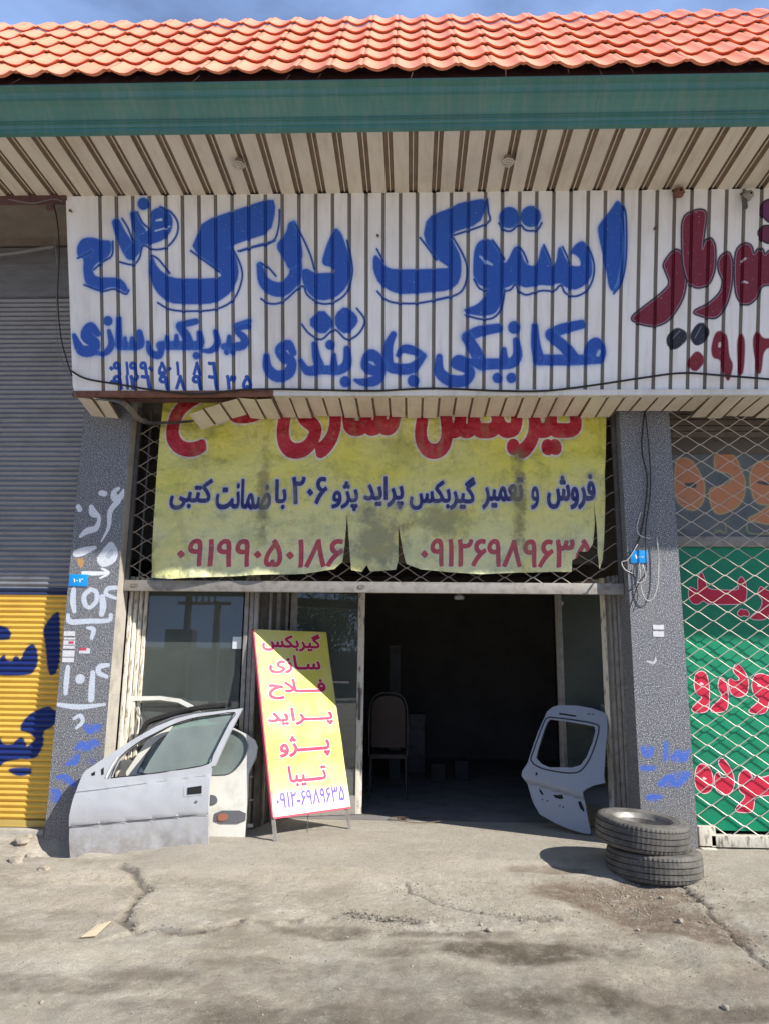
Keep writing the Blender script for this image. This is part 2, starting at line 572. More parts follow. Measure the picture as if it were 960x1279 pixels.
# flourish word at left
bp([(98, 330), (96, 290), (118, 252), (160, 245), (210, 258), (258, 262), (256, 310), (235, 345), (205, 355), (178, 375), (168, 400), (180, 425), (215, 432), (290, 432), (318, 455), (335, 490), (318, 503), (290, 480), (250, 475), (215, 492), (170, 485), (135, 460), (125, 400), (128, 345), (110, 338)], A_)
bs([(278, 180, 20), (300, 235, 26), (330, 290, 32), (345, 318, 30)], A_)
bs([(358, 140, 17), (372, 190, 24), (392, 240, 28), (365, 300, 26), (345, 322, 26)], A_)
bp([(375, 240), (425, 220), (440, 170), (432, 130), (470, 105), (515, 115), (542, 165), (530, 225), (490, 262), (430, 280), (390, 280)], A_)
bs([(403, 92, 27)], A_)
cs.stroke([(462, 168, 4), (485, 164, 7)], (170, 190, 225), A_, k=k4)
cs.stroke([(458, 216, 4), (500, 204, 4), (526, 196, 3)], (170, 190, 225), A_, k=k4)
# kaf (left big)
def PX(x, y): return (x, y)
bp([(186.5, 324), (190, 319), (197, 335), (213, 347.6), (245, 348.4), (279, 347), (270.4, 335.6), (239, 311), (246, 294), (254, 276), (300, 260.5), (341, 247), (345, 262), (338, 291), (300, 303), (288, 308), (296, 322), (299, 344), (290, 365), (270, 379), (238, 380.5), (211, 379), (195, 365), (186, 344)], PX, it=1)
bs([(90, 375, 14), (110, 450, 26), (160, 485, 32), (210, 478, 32), (255, 420, 30), (250, 330, 30), (225, 285, 30), (242, 215, 20), (248, 180, 10)], B_)
bp([(160, 285), (215, 225), (222, 180), (240, 172), (262, 190), (282, 260), (292, 350), (225, 400), (205, 350)], B_)
bp([(285, 395), (310, 390), (345, 412), (400, 410), (440, 408), (430, 385), (372, 372), (395, 290), (435, 198), (465, 220), (490, 290), (508, 340), (512, 410), (490, 480), (440, 525), (380, 540), (330, 520), (300, 480), (285, 440)], B_)
bp([(308, 640), (375, 572), (440, 640), (380, 702)], B_, it=1)
bp([(438, 600), (485, 562), (538, 605), (544, 642), (490, 698), (438, 660)], B_, it=1)
bp([(465.8, 322), (469.3, 318), (476, 325), (484, 336), (506, 337), (556, 335.5), (560.3, 334.3), (545, 324), (527.5, 298), (533, 271), (560, 261), (575, 253), (607.5, 247.6), (606.5, 260), (598, 280), (561, 292), (566, 303), (575.5, 322), (575.5, 344), (570, 357), (556, 364), (540, 365), (506, 368), (489.6, 365.4), (473, 354.6), (465.8, 338)], PX, it=1)
# s t w
bp([(185, 400), (190, 300), (215, 260), (255, 252), (290, 275), (320, 330), (330, 370), (350, 345), (372, 295), (390, 285), (405, 310), (425, 365), (460, 382), (485, 360), (500, 290), (515, 285), (530, 330), (550, 378), (570, 360), (578, 295), (592, 290), (610, 340), (640, 380), (684, 380), (678, 345), (655, 325), (632, 318), (655, 280), (690, 260), (715, 285), (732, 340), (738, 420), (700, 470), (650, 492), (600, 470), (585, 455), (540, 470), (500, 465), (470, 472), (420, 480), (385, 455), (350, 475), (328, 480), (320, 540), (290, 600), (230, 610), (160, 600), (138, 578), (200, 560), (240, 520), (255, 480), (210, 465), (188, 430)], C_)
cs.stroke([(218, 335, 5), (245, 358, 8), (272, 372, 5)], (150, 175, 215), C_, k=k4)
bs([(352, 155, 46)], C_); bs([(452, 150, 46)], C_)
bp([(850, 70), (878, 100), (888, 220), (885, 380), (860, 470), (835, 502), (812, 480), (800, 400), (757, 210), (770, 180), (820, 120)], C_)
cs.stroke([(872, 150, 3), (876, 300, 5), (856, 440, 5), (838, 480, 3)], (95, 150, 215), C_, k=k4, soft=4, alpha=.7)
for pts, c in (([(100, 342), (140, 325), (165, 310)], A_), ([(262, 265), (258, 330), (215, 360), (175, 395)], A_), ([(130, 465), (210, 494), (270, 485), (320, 508), (335, 490)], A_),
               ([(305, 160), (330, 200), (352, 255)], A_), ([(295, 360), (355, 372), (385, 342), (402, 285), (450, 302), (510, 292), (555, 240), (562, 180), (530, 130), (480, 105)], A_),
               ([(375, 130), (400, 180), (430, 205)], A_), ([(470, 548), (530, 580), (620, 587), (740, 577), (820, 532), (858, 440), (850, 370), (812, 292)], A_),
               ([(840, 310), (900, 292), (1010, 262)], A_), ([(435, 328), (470, 345), (525, 412)], A_), ([(622, 308), (700, 365), (755, 405)], A_),
               ([(182, 120), (178, 200), (150, 267), (60, 292), (0, 310)], B_), ([(95, 365), (130, 385), (165, 425)], B_),
               ([(97, 530), (140, 553), (200, 542), (285, 472), (310, 512), (365, 550), (430, 547), (490, 502), (516, 420), (513, 350), (493, 262)], B_),
               ([(255, 185), (290, 250), (325, 330), (342, 392)], B_), ([(285, 648), (320, 692), (375, 717), (435, 672), (490, 717), (545, 692), (574, 630), (538, 575)], B_),
               ([(250, 70), (256, 130), (250, 182), (80, 242)], C_), ([(95, 250), (140, 330), (160, 400), (142, 482), (95, 517), (0, 539)], C_),
               ([(960, 522), (840, 547), (760, 552), (680, 540), (632, 495)], B_), ([(828, 248), (905, 350)], B_), ([(630, 300), (658, 352)], B_),
               ([(305, 180), (325, 210), (360, 217), (400, 187), (430, 214), (480, 212), (502, 180)], C_), ([(190, 440), (215, 482), (250, 492)], C_),
               ([(335, 494), (360, 487), (382, 462), (395, 492), (430, 512), (480, 497), (510, 492), (560, 492), (590, 467), (610, 502), (655, 519), (710, 492), (740, 430), (742, 360), (715, 285)], C_),
               ([(275, 260), (310, 310), (330, 348)], C_), ([(395, 285), (420, 320), (437, 362)], C_), ([(512, 282), (530, 320), (547, 362)], C_), ([(598, 290), (618, 330), (632, 362)], C_),
               ([(150, 605), (220, 624), (280, 617), (317, 570), (332, 490)], C_), ([(875, 95), (891, 150), (892, 330), (872, 450), (835, 505)], C_)):
    ol(pts, c)
# second row, right word
bp([(690, 800), (712, 725), (755, 703), (792, 730), (802, 780), (785, 828), (745, 832), (700, 830)], C_)
bs([(715, 812, 20), (640, 812, 24), (490, 812, 24)], C_)
bs([(686, 648, 20), (600, 668, 24), (543, 692, 24)], C_); bs([(543, 700, 22), (610, 755, 26), (650, 805, 26)], C_)
bs([(470, 656, 15), (474, 740, 22), (488, 806, 26)], C_)
cs.stroke([(768, 772, 8), (762, 788, 9)], (150, 175, 215), C_, k=k4, soft=4)
bs([(375, 662, 28)], C_); bs([(384, 722, 15), (390, 790, 22), (362, 826, 24), (300, 830, 24), (225, 832, 26)], C_); bs([(328, 765, 12), (328, 822, 22)], C_)
bs([(302, 665, 20), (215, 680, 24), (158, 706, 24)], C_); bs([(158, 710, 24), (200, 780, 28), (222, 828, 28)], C_)
bs([(215, 830, 22), (165, 820, 16), (118, 812, 22), (105, 835, 18), (170, 862, 22), (150, 905, 25), (85, 908, 27), (32, 870, 24), (30, 800, 15)], C_)
bs([(298, 895, 23)], C_); bs([(362, 895, 23)], C_)
# second row, middle word
bs([(845, 790, 10), (795, 768, 20), (750, 762, 18), (725, 790, 9)], B_); bs([(845, 795, 12), (790, 850, 24), (720, 852, 24), (685, 835, 24), (682, 750, 22), (705, 695, 15)], B_); bs([(797, 908, 27)], B_)
bs([(655, 840, 20), (625, 800, 26), (595, 792, 26), (578, 840, 22), (620, 862, 24), (650, 860, 22), (625, 905, 24), (565, 915, 17), (530, 905, 7)], B_)
cs.stroke([(598, 822, 6), (612, 825, 5)], (150, 175, 215), B_, k=k4, soft=3)
bs([(492, 762, 15), (492, 830, 22), (455, 860, 20), (400, 858, 20), (355, 858, 20)], B_); bs([(485, 912, 25)], B_); bs([(432, 790, 11), (432, 850, 20)], B_); bs([(415, 742, 22)], B_)
bs([(342, 740, 13), (352, 800, 20), (362, 848, 24), (310, 862, 20), (278, 812, 9)], B_)
bs([(245, 780, 16), (222, 742, 22), (185, 765, 24), (205, 800, 26), (238, 822, 22), (225, 870, 26), (170, 888, 26), (128, 850, 22), (122, 795, 15)], B_)
# second row, left words
bs([(893, 630, 9), (826, 652, 9)], A_); bs([(885, 655, 14), (832, 672, 12), (868, 712, 18), (860, 745, 20), (800, 752, 18), (775, 750, 15)], A_); bs([(800, 705, 10), (797, 748, 16)], A_)
bs([(788, 776, 13)], A_); bs([(815, 774, 13)], A_); bs([(735, 680, 11), (745, 735, 17), (715, 768, 13), (675, 768, 8)], A_)
bs([(662, 688, 14), (662, 740, 21), (600, 745, 20), (480, 745, 19)], A_); bs([(647, 792, 17)], A_); bs([(645, 634, 14), (570, 652, 16)], A_); bs([(570, 660, 17), (600, 700, 22), (615, 742, 22)], A_)
bs([(556, 702, 10), (556, 742, 16)], A_); bs([(512, 706, 10), (512, 745, 16)], A_); bs([(490, 740, 14), (475, 790, 17), (435, 775, 15), (424, 732, 9)], A_)
bs([(385, 688, 16), (388, 740, 20), (340, 748, 18), (290, 748, 16)], A_); bs([(350, 712, 9), (350, 745, 14)], A_); bs([(318, 712, 9), (318, 745, 14)], A_)
bs([(290, 622, 13), (290, 740, 18)], A_); bs([(245, 680, 10), (256, 740, 16), (230, 778, 14), (188, 782, 8)], A_); bs([(240, 632, 22)], A_)
bs([(192, 690, 15), (160, 662, 24), (140, 700, 28), (178, 735, 26), (165, 768, 26), (115, 765, 24), (84, 700, 11)], A_)
def digs(seq, y0, y1, ox, crp, cv, col, hw=20, **kw):
    for ch, x in seq:
        w = {'۱': 9, '۰': 12, '١': 9}.get(ch, hw)
        a = crp(x - w, y0 if ch != '۰' else (y0 + y1) / 2 - 12); b = crp(x + w, y1 if ch != '۰' else (y0 + y1) / 2 + 12)
        cv.text(ch, a[0], a[1], b[0], b[1], col, raw=True, **kw)
digs([('۰', 255), ('۹', 282), ('۱', 328), ('۹', 357), ('۹', 405), ('۰', 436), ('۵', 490), ('۰', 523), ('۱', 562), ('۸', 650), ('٦', 720)], 818, 885, 0, A_, cs, BLUE, 21, bold=.13)
digs([('۰', 258), ('۹', 285), ('۱', 328), ('۲', 362), ('٦', 415), ('۹', 497), ('۸', 573), ('۹', 650), ('٦', 725), ('۳', 808), ('۵', 882)], 880, 950, 0, A_, cs, BLUE, 25, bold=.13)
# maroon lettering at right
MRN = (112, 16, 44); DKO = (30, 24, 38); k5 = 1 / 3.995
for pts in ([(268, 440), (330, 358), (378, 400), (388, 520), (368, 620), (300, 722), (230, 752), (150, 737), (103, 712), (180, 650), (260, 590), (308, 540), (285, 480)],
            [(365, 200), (450, 165), (490, 180), (472, 300), (465, 380), (480, 320), (510, 308), (532, 350), (530, 470), (500, 542), (440, 562), (395, 532), (370, 450), (365, 350)],
            [(548, 410), (595, 372), (617, 420), (614, 540), (590, 640), (540, 712), (470, 702), (412, 680), (500, 640), (560, 580), (572, 520), (546, 470)],
            [(628, 380), (670, 333), (712, 345), (722, 400), (745, 363), (765, 363), (778, 400), (800, 372), (850, 372), (850, 542), (760, 542), (745, 600), (700, 642), (660, 637), (630, 580)]):
    cs.poly(pts, DKO, D_, soft=cs.sc * 1.2, grow=cs.sc * 1.9, halo=(cs.sc * 2, .3, (60, 50, 70)))
    cs.poly(pts, (190, 170, 185), D_, grow=-cs.sc * .2)
    cs.poly(pts, MRN, D_, soft=cs.sc * 1.2, grow=-cs.sc * .9)
for pts in ([(285, 800), (335, 752), (388, 775), (393, 820), (330, 874), (288, 850)], [(398, 800), (440, 733), (482, 733), (508, 780), (480, 832), (430, 854)]):
    cs.poly(pts, (28, 32, 48), D_, soft=cs.sc * 1.2)
    cs.stroke([((pts[0][0] + pts[1][0]) / 2 + 10, pts[0][1] + 10, 2), (pts[1][0] + 20, pts[1][1] + 20, 2)], (130, 135, 150), D_, k=k5)
cs.poly([(750, 180), (770, 125), (820, 110), (860, 150), (860, 220), (800, 240)], DKO, D_, grow=cs.sc); cs.poly([(750, 180), (770, 125), (820, 110), (860, 150), (860, 220), (800, 240)], (96, 40, 84), D_, grow=-cs.sc)
cs.poly([(738, 290), (760, 250), (800, 245), (840, 260), (840, 330), (782, 340)], DKO, D_, grow=cs.sc); cs.poly([(738, 290), (760, 250), (800, 245), (840, 260), (840, 330), (782, 340)], (100, 30, 60), D_, grow=-cs.sc)
cs.stroke([(660, 425, 5), (682, 412, 6)], (190, 185, 195), D_, k=k5); cs.stroke([(672, 526, 5), (690, 532, 6)], (190, 185, 195), D_, k=k5)
for pts in ([(383, 935), (440, 863), (487, 920), (430, 987)], [(508, 860), (530, 780), (565, 770), (594, 800), (600, 900), (622, 940), (608, 1005), (592, 1030), (565, 960), (555, 915), (518, 910)],
            [(638, 820), (660, 776), (682, 820), (674, 980), (655, 997), (643, 960)], [(713, 820), (740, 763), (767, 810), (800, 812), (850, 800), (850, 850), (772, 862), (762, 982), (742, 992)]):
    cs.poly(pts, (118, 14, 42), D_, soft=cs.sc * 1.2, halo=(cs.sc * 1.5, .35, (130, 50, 70)))
cs.stroke([(556, 838, 9), (552, 850, 7)], (195, 190, 195), D_, k=k5)
IM_SIGN = cs.image('sign_lettering')

# banner lettering
YBAN = 0.10
BX0, BX1, BZ0, BZ1 = at(183, 640, YBAN).x, at(762, 640, YBAN).x, at(470, 726, YBAN).z, at(470, 500, YBAN).z
BW = 2000; BH = int(BW * (BZ1 - BZ0) / (BX1 - BX0))
def tf_ban(x, y):
    p = at(x, y, YBAN); return ((p.x - BX0) / (BX1 - BX0) * BW, (BZ1 - p.z) / (BZ1 - BZ0) * BH)
cb = Canvas(BW, BH, tf_ban, BW / 579)
RED = (170, 22, 44); NAVY = (32, 36, 100); WH = (205, 205, 200)
ob = cb.sc * 2.6
cb.text('گیربکس', 518, 446, 733, 574, RED, bold=.065, outline=(WH, ob, .8))
cb.text('سازی', 350, 446, 500, 574, RED, bold=.065, outline=(WH, ob, .8))
cb.text('فلاح', 215, 446, 333, 571, RED, bold=.065, outline=(WH, ob, .8))
for w_, x0, x1, y0, y1 in (('فروش', 681, 744, 592, 637), ('و', 662, 673, 608, 637), ('تعمیر', 601, 654, 596, 637), ('گیربکس', 511, 594, 596, 638), ('پراید', 454, 504, 595, 637),
                          ('پژو', 415, 447, 601, 639), ('۲۰۶', 365, 409, 596, 631), ('با', 344, 358, 599, 637), ('ضمانت', 271, 338, 598, 637), ('کتبی', 214, 264, 598, 638)):
    cb.text(w_, x0, y0, x1, y1, NAVY, bold=.05, raw=w_.startswith('۲'), outline=((170, 175, 200), cb.sc * 2.0, .75))
cb.text('۰۹۱۹۹۰۵۰۱۸۶', 223, 673, 429, 710, (165, 40, 60), bold=.06, shear=.12, raw=True, outline=(WH, cb.sc * 1.2, .55), alpha=.92)
cb.text('۰۹۱۲۶۹۸۹۶۳۵', 525, 673, 738, 710, (165, 40, 60), bold=.06, shear=.12, raw=True, outline=(WH, cb.sc * 1.2, .55), alpha=.9)
IM_BAN = cb.image('banner_lettering')

# standing sign lettering: its own plane
SB0 = atg(341, 1052); SB1 = atg(433, 1037)
def frame_plane(p0, p1, lean_deg):
    """origin p0, u along p0->p1 (level), v up leaning away from the street"""
    u = (p1 - p0); u.z = 0; u.normalize()
    back = Vector((0, 0, 1)).cross(u)
    if back.y < 0: back = -back
    a = R(lean_deg)
    v = (Vector((0, 0, math.cos(a))) + back * math.sin(a)).normalized()
    n = u.cross(v).normalized()       # towards the street
    return p0.copy(), u, v, n
SO, SU, SV, SN = frame_plane(SB0, SB1, 16)
def stp(px, py):
    p = atpl(px, py, SO, SN) - SO
    return p.dot(SU), p.dot(SV)
sq = [stp(*q) for q in ((150 / 4.125 + 300, 1085 / 4.125 + 760), (545 / 4.125 + 300, 1025 / 4.125 + 760), (455 / 4.125 + 300, 128 / 4.125 + 760), (85 / 4.125 + 300, 112 / 4.125 + 760))]
su0, su1 = (sq[0][0] + sq[3][0]) / 2, (sq[1][0] + sq[2][0]) / 2
sv0, sv1 = (sq[0][1] + sq[1][1]) / 2, (sq[2][1] + sq[3][1]) / 2
STW = 700; STH = int(STW * (sv1 - sv0) / (su1 - su0))
# lettering laid out in the board's own 0..1 space (x from left, y from top)
csd = Canvas(STW, STH, lambda x, y: (x * STW, y * STH), STW)
PK = (184, 24, 70)
for w_, x0, x1, y0, y1 in (('گیربکس', .08, .90, .015, .125), ('سـازی', .14, .86, .145, .255), ('فـــلاح', .10, .89, .285, .40), ('پـــراید', .06, .93, .445, .55), ('پــــژو', .16, .83, .60, .72), ('تـــیبا', .24, .74, .755, .865)):
    csd.text(w_, x0, y0, x1, y1, PK, bold=.065, outline=((238, 215, 215), 5, .9))
csd.text('۰۹۱۲-۶۹۸۹۶۳۵', .05, .885, .94, .965, (92, 70, 170), bold=.05, shear=.1, raw=True)
IM_ST = csd.image('standing_sign_lettering')

# right-hand green board and window lettering
YGB = 0.47
GX0, GX1, GZ0, GZ1 = at(838, 780, YGB).x, at(1010, 780, YGB).x, at(900, 1050, YGB).z, at(900, 535, YGB).z
GW = 900; GH = int(GW * (GZ1 - GZ0) / (GX1 - GX0))
def tf_g(x, y):
    p = at(x, y, YGB); return ((p.x - GX0) / (GX1 - GX0) * GW, (GZ1 - p.z) / (GZ1 - GZ0) * GH)
cg = Canvas(GW, GH, tf_g, GW / 172)
E_ = crop(840, 690, 7.525); F_ = crop(840, 800, 4.917); G_ = crop(840, 520, 7.108)
def redl(pts, c):
    cg.poly(pts, (8, 40, 30), c, grow=cg.sc * 1.5); cg.poly(pts, (225, 205, 205), c, grow=cg.sc * .95); cg.poly(pts, (196, 30, 62), c, grow=-cg.sc * .15)
for pts in ([(150, 330), (185, 335), (240, 372), (232, 260), (262, 180), (292, 230), (325, 350), (440, 358), (632, 362), (600, 285), (645, 220), (690, 300), (695, 400), (680, 470), (630, 492), (330, 492), (285, 450), (240, 492), (180, 485), (145, 420)],
            [(600, 580), (640, 530), (660, 548), (690, 540), (722, 580), (702, 612), (670, 592), (640, 612)],
            [(790, 390), (825, 318), (860, 350), (920, 375), (1000, 300), (1100, 380), (1100, 480), (950, 500), (903, 600), (860, 637), (750, 637), (723, 610), (820, 540), (845, 470), (830, 430)]):
    redl(pts, E_)
for pts in ([(133, 215), (170, 188), (207, 205), (224, 290), (222, 430), (185, 447), (130, 447), (110, 420), (190, 350), (150, 340), (130, 290)], [(273, 290), (290, 223), (332, 260), (342, 380), (327, 440), (238, 447), (230, 415), (310, 350)],
            [(338, 250), (355, 233), (385, 257), (417, 240), (363, 190), (390, 137), (442, 190), (467, 260), (457, 330), (405, 357), (353, 330)],
            [(483, 280), (495, 223), (535, 203), (600, 225), (720, 240), (720, 350), (590, 355), (580, 440), (540, 457), (470, 447), (466, 430), (540, 370), (498, 340)],
            [(133, 860), (143, 780), (180, 757), (232, 790), (250, 870), (232, 930), (185, 947), (143, 910)], [(253, 840), (275, 807), (300, 852), (345, 842), (273, 760), (300, 717), (352, 780), (380, 860), (367, 930), (320, 957), (263, 925)],
            [(400, 880), (408, 820), (445, 793), (482, 825), (490, 870), (515, 828), (540, 850), (600, 830), (720, 800), (720, 950), (500, 957), (497, 1030), (480, 1062), (390, 1057), (383, 1035), (455, 960), (408, 930)]):
    redl(pts, F_)
for x, y in ((172, 268), (525, 278), (190, 850)):
    cg.stroke([(x, y, 8), (x + 10, y + 3, 6)], (225, 205, 205), F_, k=1 / 4.9)
def orl(pts): cg.poly(pts, (176, 160, 112), G_, grow=cg.sc * 1.2, halo=(cg.sc * 2, .5, (170, 150, 90))); cg.poly(pts, (190, 124, 76), G_, grow=-cg.sc * .3, soft=cg.sc)
orl([(20, 400), (90, 368), (170, 400), (230, 500), (282, 600), (272, 760), (200, 842), (110, 822), (20, 740)])
orl([(368, 400), (388, 318), (480, 308), (562, 380), (602, 480), (642, 580), (632, 720), (562, 820), (400, 882), (338, 800), (318, 650), (400, 630), (500, 600), (540, 540), (480, 500), (378, 490)])
orl([(688, 500), (740, 418), (853, 398), (1000, 440), (1060, 600), (1000, 760), (853, 792), (730, 772), (688, 620)])
orl([(650, 922), (760, 870), (853, 800), (1000, 780), (1060, 900), (960, 960), (853, 962), (760, 942)])
cg.stroke([(120, 615, 22), (185, 615, 26)], (70, 75, 62), G_, k=1 / 7.1); cg.stroke([(760, 590, 12), (840, 600, 18)], (70, 75, 62), G_, k=1 / 7.1)
cg.stroke([(350, 1050, 8), (410, 1020, 12), (470, 1040, 9), (465, 950, 8)], (150, 150, 90), G_, k=1 / 7.1, alpha=.6)
cg.stroke([(655, 960, 7), (680, 1040, 9), (853, 1050, 9)], (150, 150, 90), G_, k=1 / 7.1, alpha=.7)
IM_G = cg.image('green_board_lettering')

# roller shutter graffiti
YSH = 0.14
HX0, HX1, HZ0, HZ1 = at(-40, 800, YSH).x, at(110, 800, YSH).x, at(40, 1050, YSH).z, at(40, 725, YSH).z
HW_ = 700; HH_ = int(HW_ * (HZ1 - HZ0) / (HX1 - HX0))
def tf_h(x, y):
    p = at(x, y, YSH); return ((p.x - HX0) / (HX1 - HX0) * HW_, (HZ1 - p.z) / (HZ1 - HZ0) * HH_)
ch = Canvas(HW_, HH_, tf_h, HW_ / 150)
H_ = crop(0, 740, 7.99); I_ = crop(0, 870, 7.108)
NB = (28, 48, 112)
for pts, c in (([(580, 185), (602, 250), (602, 700), (560, 822), (488, 832), (458, 500), (433, 380), (480, 290)], H_), ([(-60, 340), (40, 338), (112, 390), (112, 450), (90, 477), (-60, 482)], H_),
               ([(-80, 640), (0, 690), (20, 640), (50, 628), (72, 690), (130, 692), (150, 638), (192, 650), (210, 692), (250, 580), (320, 513), (372, 560), (384, 700), (352, 780), (300, 832), (-80, 838)], H_),
               ([(175, 300), (215, 215), (300, 140), (430, 88), (470, 110), (510, 150), (490, 265), (380, 312), (395, 420), (330, 552), (190, 562), (150, 500), (260, 440), (330, 380), (270, 330)], I_),
               ([(-80, 340), (15, 380), (30, 432), (120, 432), (150, 390), (200, 360), (245, 440), (225, 552), (40, 582), (20, 620), (-80, 640)], I_), ([(85, 640), (285, 633), (285, 690), (180, 712), (88, 680)], I_)):
    ch.poly(pts, NB, c, soft=ch.sc * 1.5, halo=(ch.sc * 1.8, .5, (50, 60, 70)))
IM_H = ch.image('shutter_graffiti')

# pillar paint
def pillar_canvas(x0, x1, z0, z1, W):
    H = int(W * (z1 - z0) / (x1 - x0))
    def tf(x, y):
        p = at(x, y, 0); return ((p.x - x0) / (x1 - x0) * W, (z1 - p.z) / (z1 - z0) * H)
    return Canvas(W, H, tf, (tf(140, 800)[0] - tf(100, 800)[0]) / 40)
LPZ0, LPZ1 = -.1, at(130, 590, 0).z
cl = pillar_canvas(PL0, PL1, LPZ0, LPZ1, 420)
J_ = crop(70, 590, 6.09); K_ = crop(60, 790, 5.117)
WP = (205, 214, 226)
def ws(pts, c, k, r=None, col=WP, a=.88): cl.stroke(pts, col, c, r=r, k=k * 1.15, soft=cl.sc * .8, alpha=a)
j, kk = 1 / 6.09, 1 / 5.117
for pts in ([(512, 135, 7), (490, 190, 22), (450, 200, 26), (440, 155, 18), (475, 125, 12)], [(470, 225, 20), (412, 300, 18), (400, 420, 12), (345, 528, 5)], [(345, 160, 20), (368, 165, 20)], [(168, 262, 16), (180, 285, 18)],
            [(268, 265, 16), (285, 312, 27), (328, 345, 12), (305, 425, 20), (235, 450, 22), (185, 490, 10)], [(155, 620, 24), (205, 605, 28), (295, 575, 12)],
            [(205, 768, 12), (300, 772, 14), (392, 768, 9)], [(350, 735, 7), (400, 768, 9), (336, 808, 6)]):
    ws(pts, J_, j, col=(225, 228, 232), a=.95)
cl.poly([(420, 512), (477, 600), (457, 682), (390, 722), (340, 722), (303, 670), (340, 608)], (212, 216, 222), J_, alpha=.92)
cl.poly([(425, 575), (440, 620), (400, 670), (370, 640)], (165, 172, 182), J_, alpha=.8)
cl.poly([(150, 655), (222, 660), (190, 752)], (196, 142, 62), J_, alpha=.85)
for pts in ([(135, 892, 15), (128, 980, 20), (140, 1060, 14)], [(262, 895, 16), (215, 940, 16), (222, 1008, 16), (262, 1030, 13), (308, 978, 16), (305, 912, 15), (262, 895, 14)], [(352, 950, 18), (358, 1020, 22), (348, 1082, 17)],
            [(460, 880, 14), (395, 888, 15), (382, 930, 13), (460, 962, 10)], [(92, 1090, 12), (110, 1140, 17), (250, 1135, 17), (400, 1130, 14), (417, 1088, 13)], [(240, 1185, 9), (285, 1200, 16), (272, 1262, 13)]):
    ws(pts, J_, j, a=.82)
for pts in ([(127, 225, 12), (118, 310, 15), (112, 392, 11)], [(205, 300, 26)], [(287, 260, 13), (280, 350, 17), (275, 430, 17)], [(382, 212, 11), (330, 222, 15), (325, 262, 13), (375, 285, 10)],
            [(60, 463, 10), (200, 480, 14), (362, 463, 7)], [(165, 555, 7), (205, 535, 11), (222, 572, 11), (182, 614, 8)]):
    ws(pts, K_, kk, a=.82)
def bluep(pts, c, cv, col=(48, 96, 196)):
    cv.poly(pts, col, c, soft=cv.sc * 4, alpha=.55, it=1)
for pts in ([(232, 590), (342, 588), (332, 640), (260, 652)], [(165, 745), (220, 700), (320, 688), (322, 732), (240, 772)], [(165, 780), (197, 800), (182, 852), (105, 852)], [(55, 918), (178, 950), (172, 992), (110, 970)], [(25, 1000), (92, 1030), (62, 1092), (15, 1080)]):
    bluep(pts, K_, cl)
bluep([(238, 820), (300, 808), (302, 852)], K_, cl, (80, 80, 170))
for pts in ([(235, 600, 12), (262, 640, 14), (300, 612, 13), (338, 600, 9)], [(178, 748, 12), (215, 712, 15), (250, 742, 14), (290, 700, 14), (322, 715, 10)], [(192, 790, 13), (178, 830, 16), (120, 846, 10)],
            [(58, 930, 12), (110, 925, 15), (150, 960, 15), (172, 985, 10)], [(28, 1010, 10), (70, 1030, 15), (48, 1084, 10)]):
    cl.stroke(pts, (48, 96, 196), K_, k=kk, soft=cl.sc * 2, alpha=.75)
IM_LP = cl.image('left_pillar_paint')
RPZ0, RPZ1 = -.1, 2.0
crp_ = pillar_canvas(PR0, PR1, RPZ0, RPZ1, 420)
L_ = crop(740, 760, 3.996)
for pts in ([(240, 688), (302, 690), (302, 752), (248, 742)], [(355, 668), (382, 680), (378, 762), (350, 752)], [(392, 740), (470, 708), (482, 762), (400, 777)], [(240, 785), (312, 790), (300, 817), (243, 817)],
            [(328, 872), (380, 828), (470, 808), (482, 862), (400, 897), (338, 892)], [(268, 928), (347, 930), (332, 962), (273, 967)]):
    bluep(pts, L_, crp_)
crp_.stroke([(272, 266, 4), (300, 274, 6), (313, 262, 5), (312, 248, 3)], (210, 210, 210), L_, k=.25, alpha=.7)
for pts in ([(245, 700, 9), (270, 738, 12), (298, 702, 9)], [(362, 672, 8), (360, 757, 9)], [(395, 748, 10), (430, 720, 14), (450, 758, 13), (478, 714, 9)], [(245, 800, 11), (308, 800, 8)], [(335, 880, 13), (380, 848, 15), (420, 882, 14), (475, 828, 12)], [(275, 946, 10), (340, 944, 9)]):
    crp_.stroke(pts, (48, 96, 196), L_, k=.25, soft=crp_.sc * 2, alpha=.75)
IM_RP = crp_.image('right_pillar_paint')

# ================================================================== materials
def m_granite(name, im=None, box=None):
    b = MB(name, .5).base((112, 115, 122))
    v = b.noise(100, 3, .7, lo=.46, hi=.57); b.mix((40, 43, 52), v, .9)
    v2 = b.noise(110, 3, .7, vec=b.map((1, 1, 1), (3, 5, 7)), lo=.55, hi=.61); b.mix((214, 212, 208), v2, .85); dd = b.mul(b.axis(2, .5, -.05), b.noise(9, 8, .75, lo=.3, hi=.65)); b.mix((128, 118, 104), dd, .8); b.mix((108, 104, 98), b.noise(2.2, 9, .7, vec=b.map((3, 1, .5)), lo=.52, hi=.7), .3)
    v3 = b.noise(5, 4, lo=.4, hi=.7); b.mix((120, 115, 108), v3, .16)
    if im: b.paint(im, *box, wear=b.noise(120, 3, .6, vec=b.map((1, 1, 1), (1, 2, 3)), lo=.28, hi=.50))
    b.bump(v, .0004)
    return b.done()
M_GR = m_granite('polished_speckled_granite')
M_GRL = m_granite('speckled_granite_painted', IM_LP, (PL0, PL1, LPZ0, LPZ1))
M_GRR = m_granite('speckled_granite_sprayed', IM_RP, (PR0, PR1, RPZ0, RPZ1))

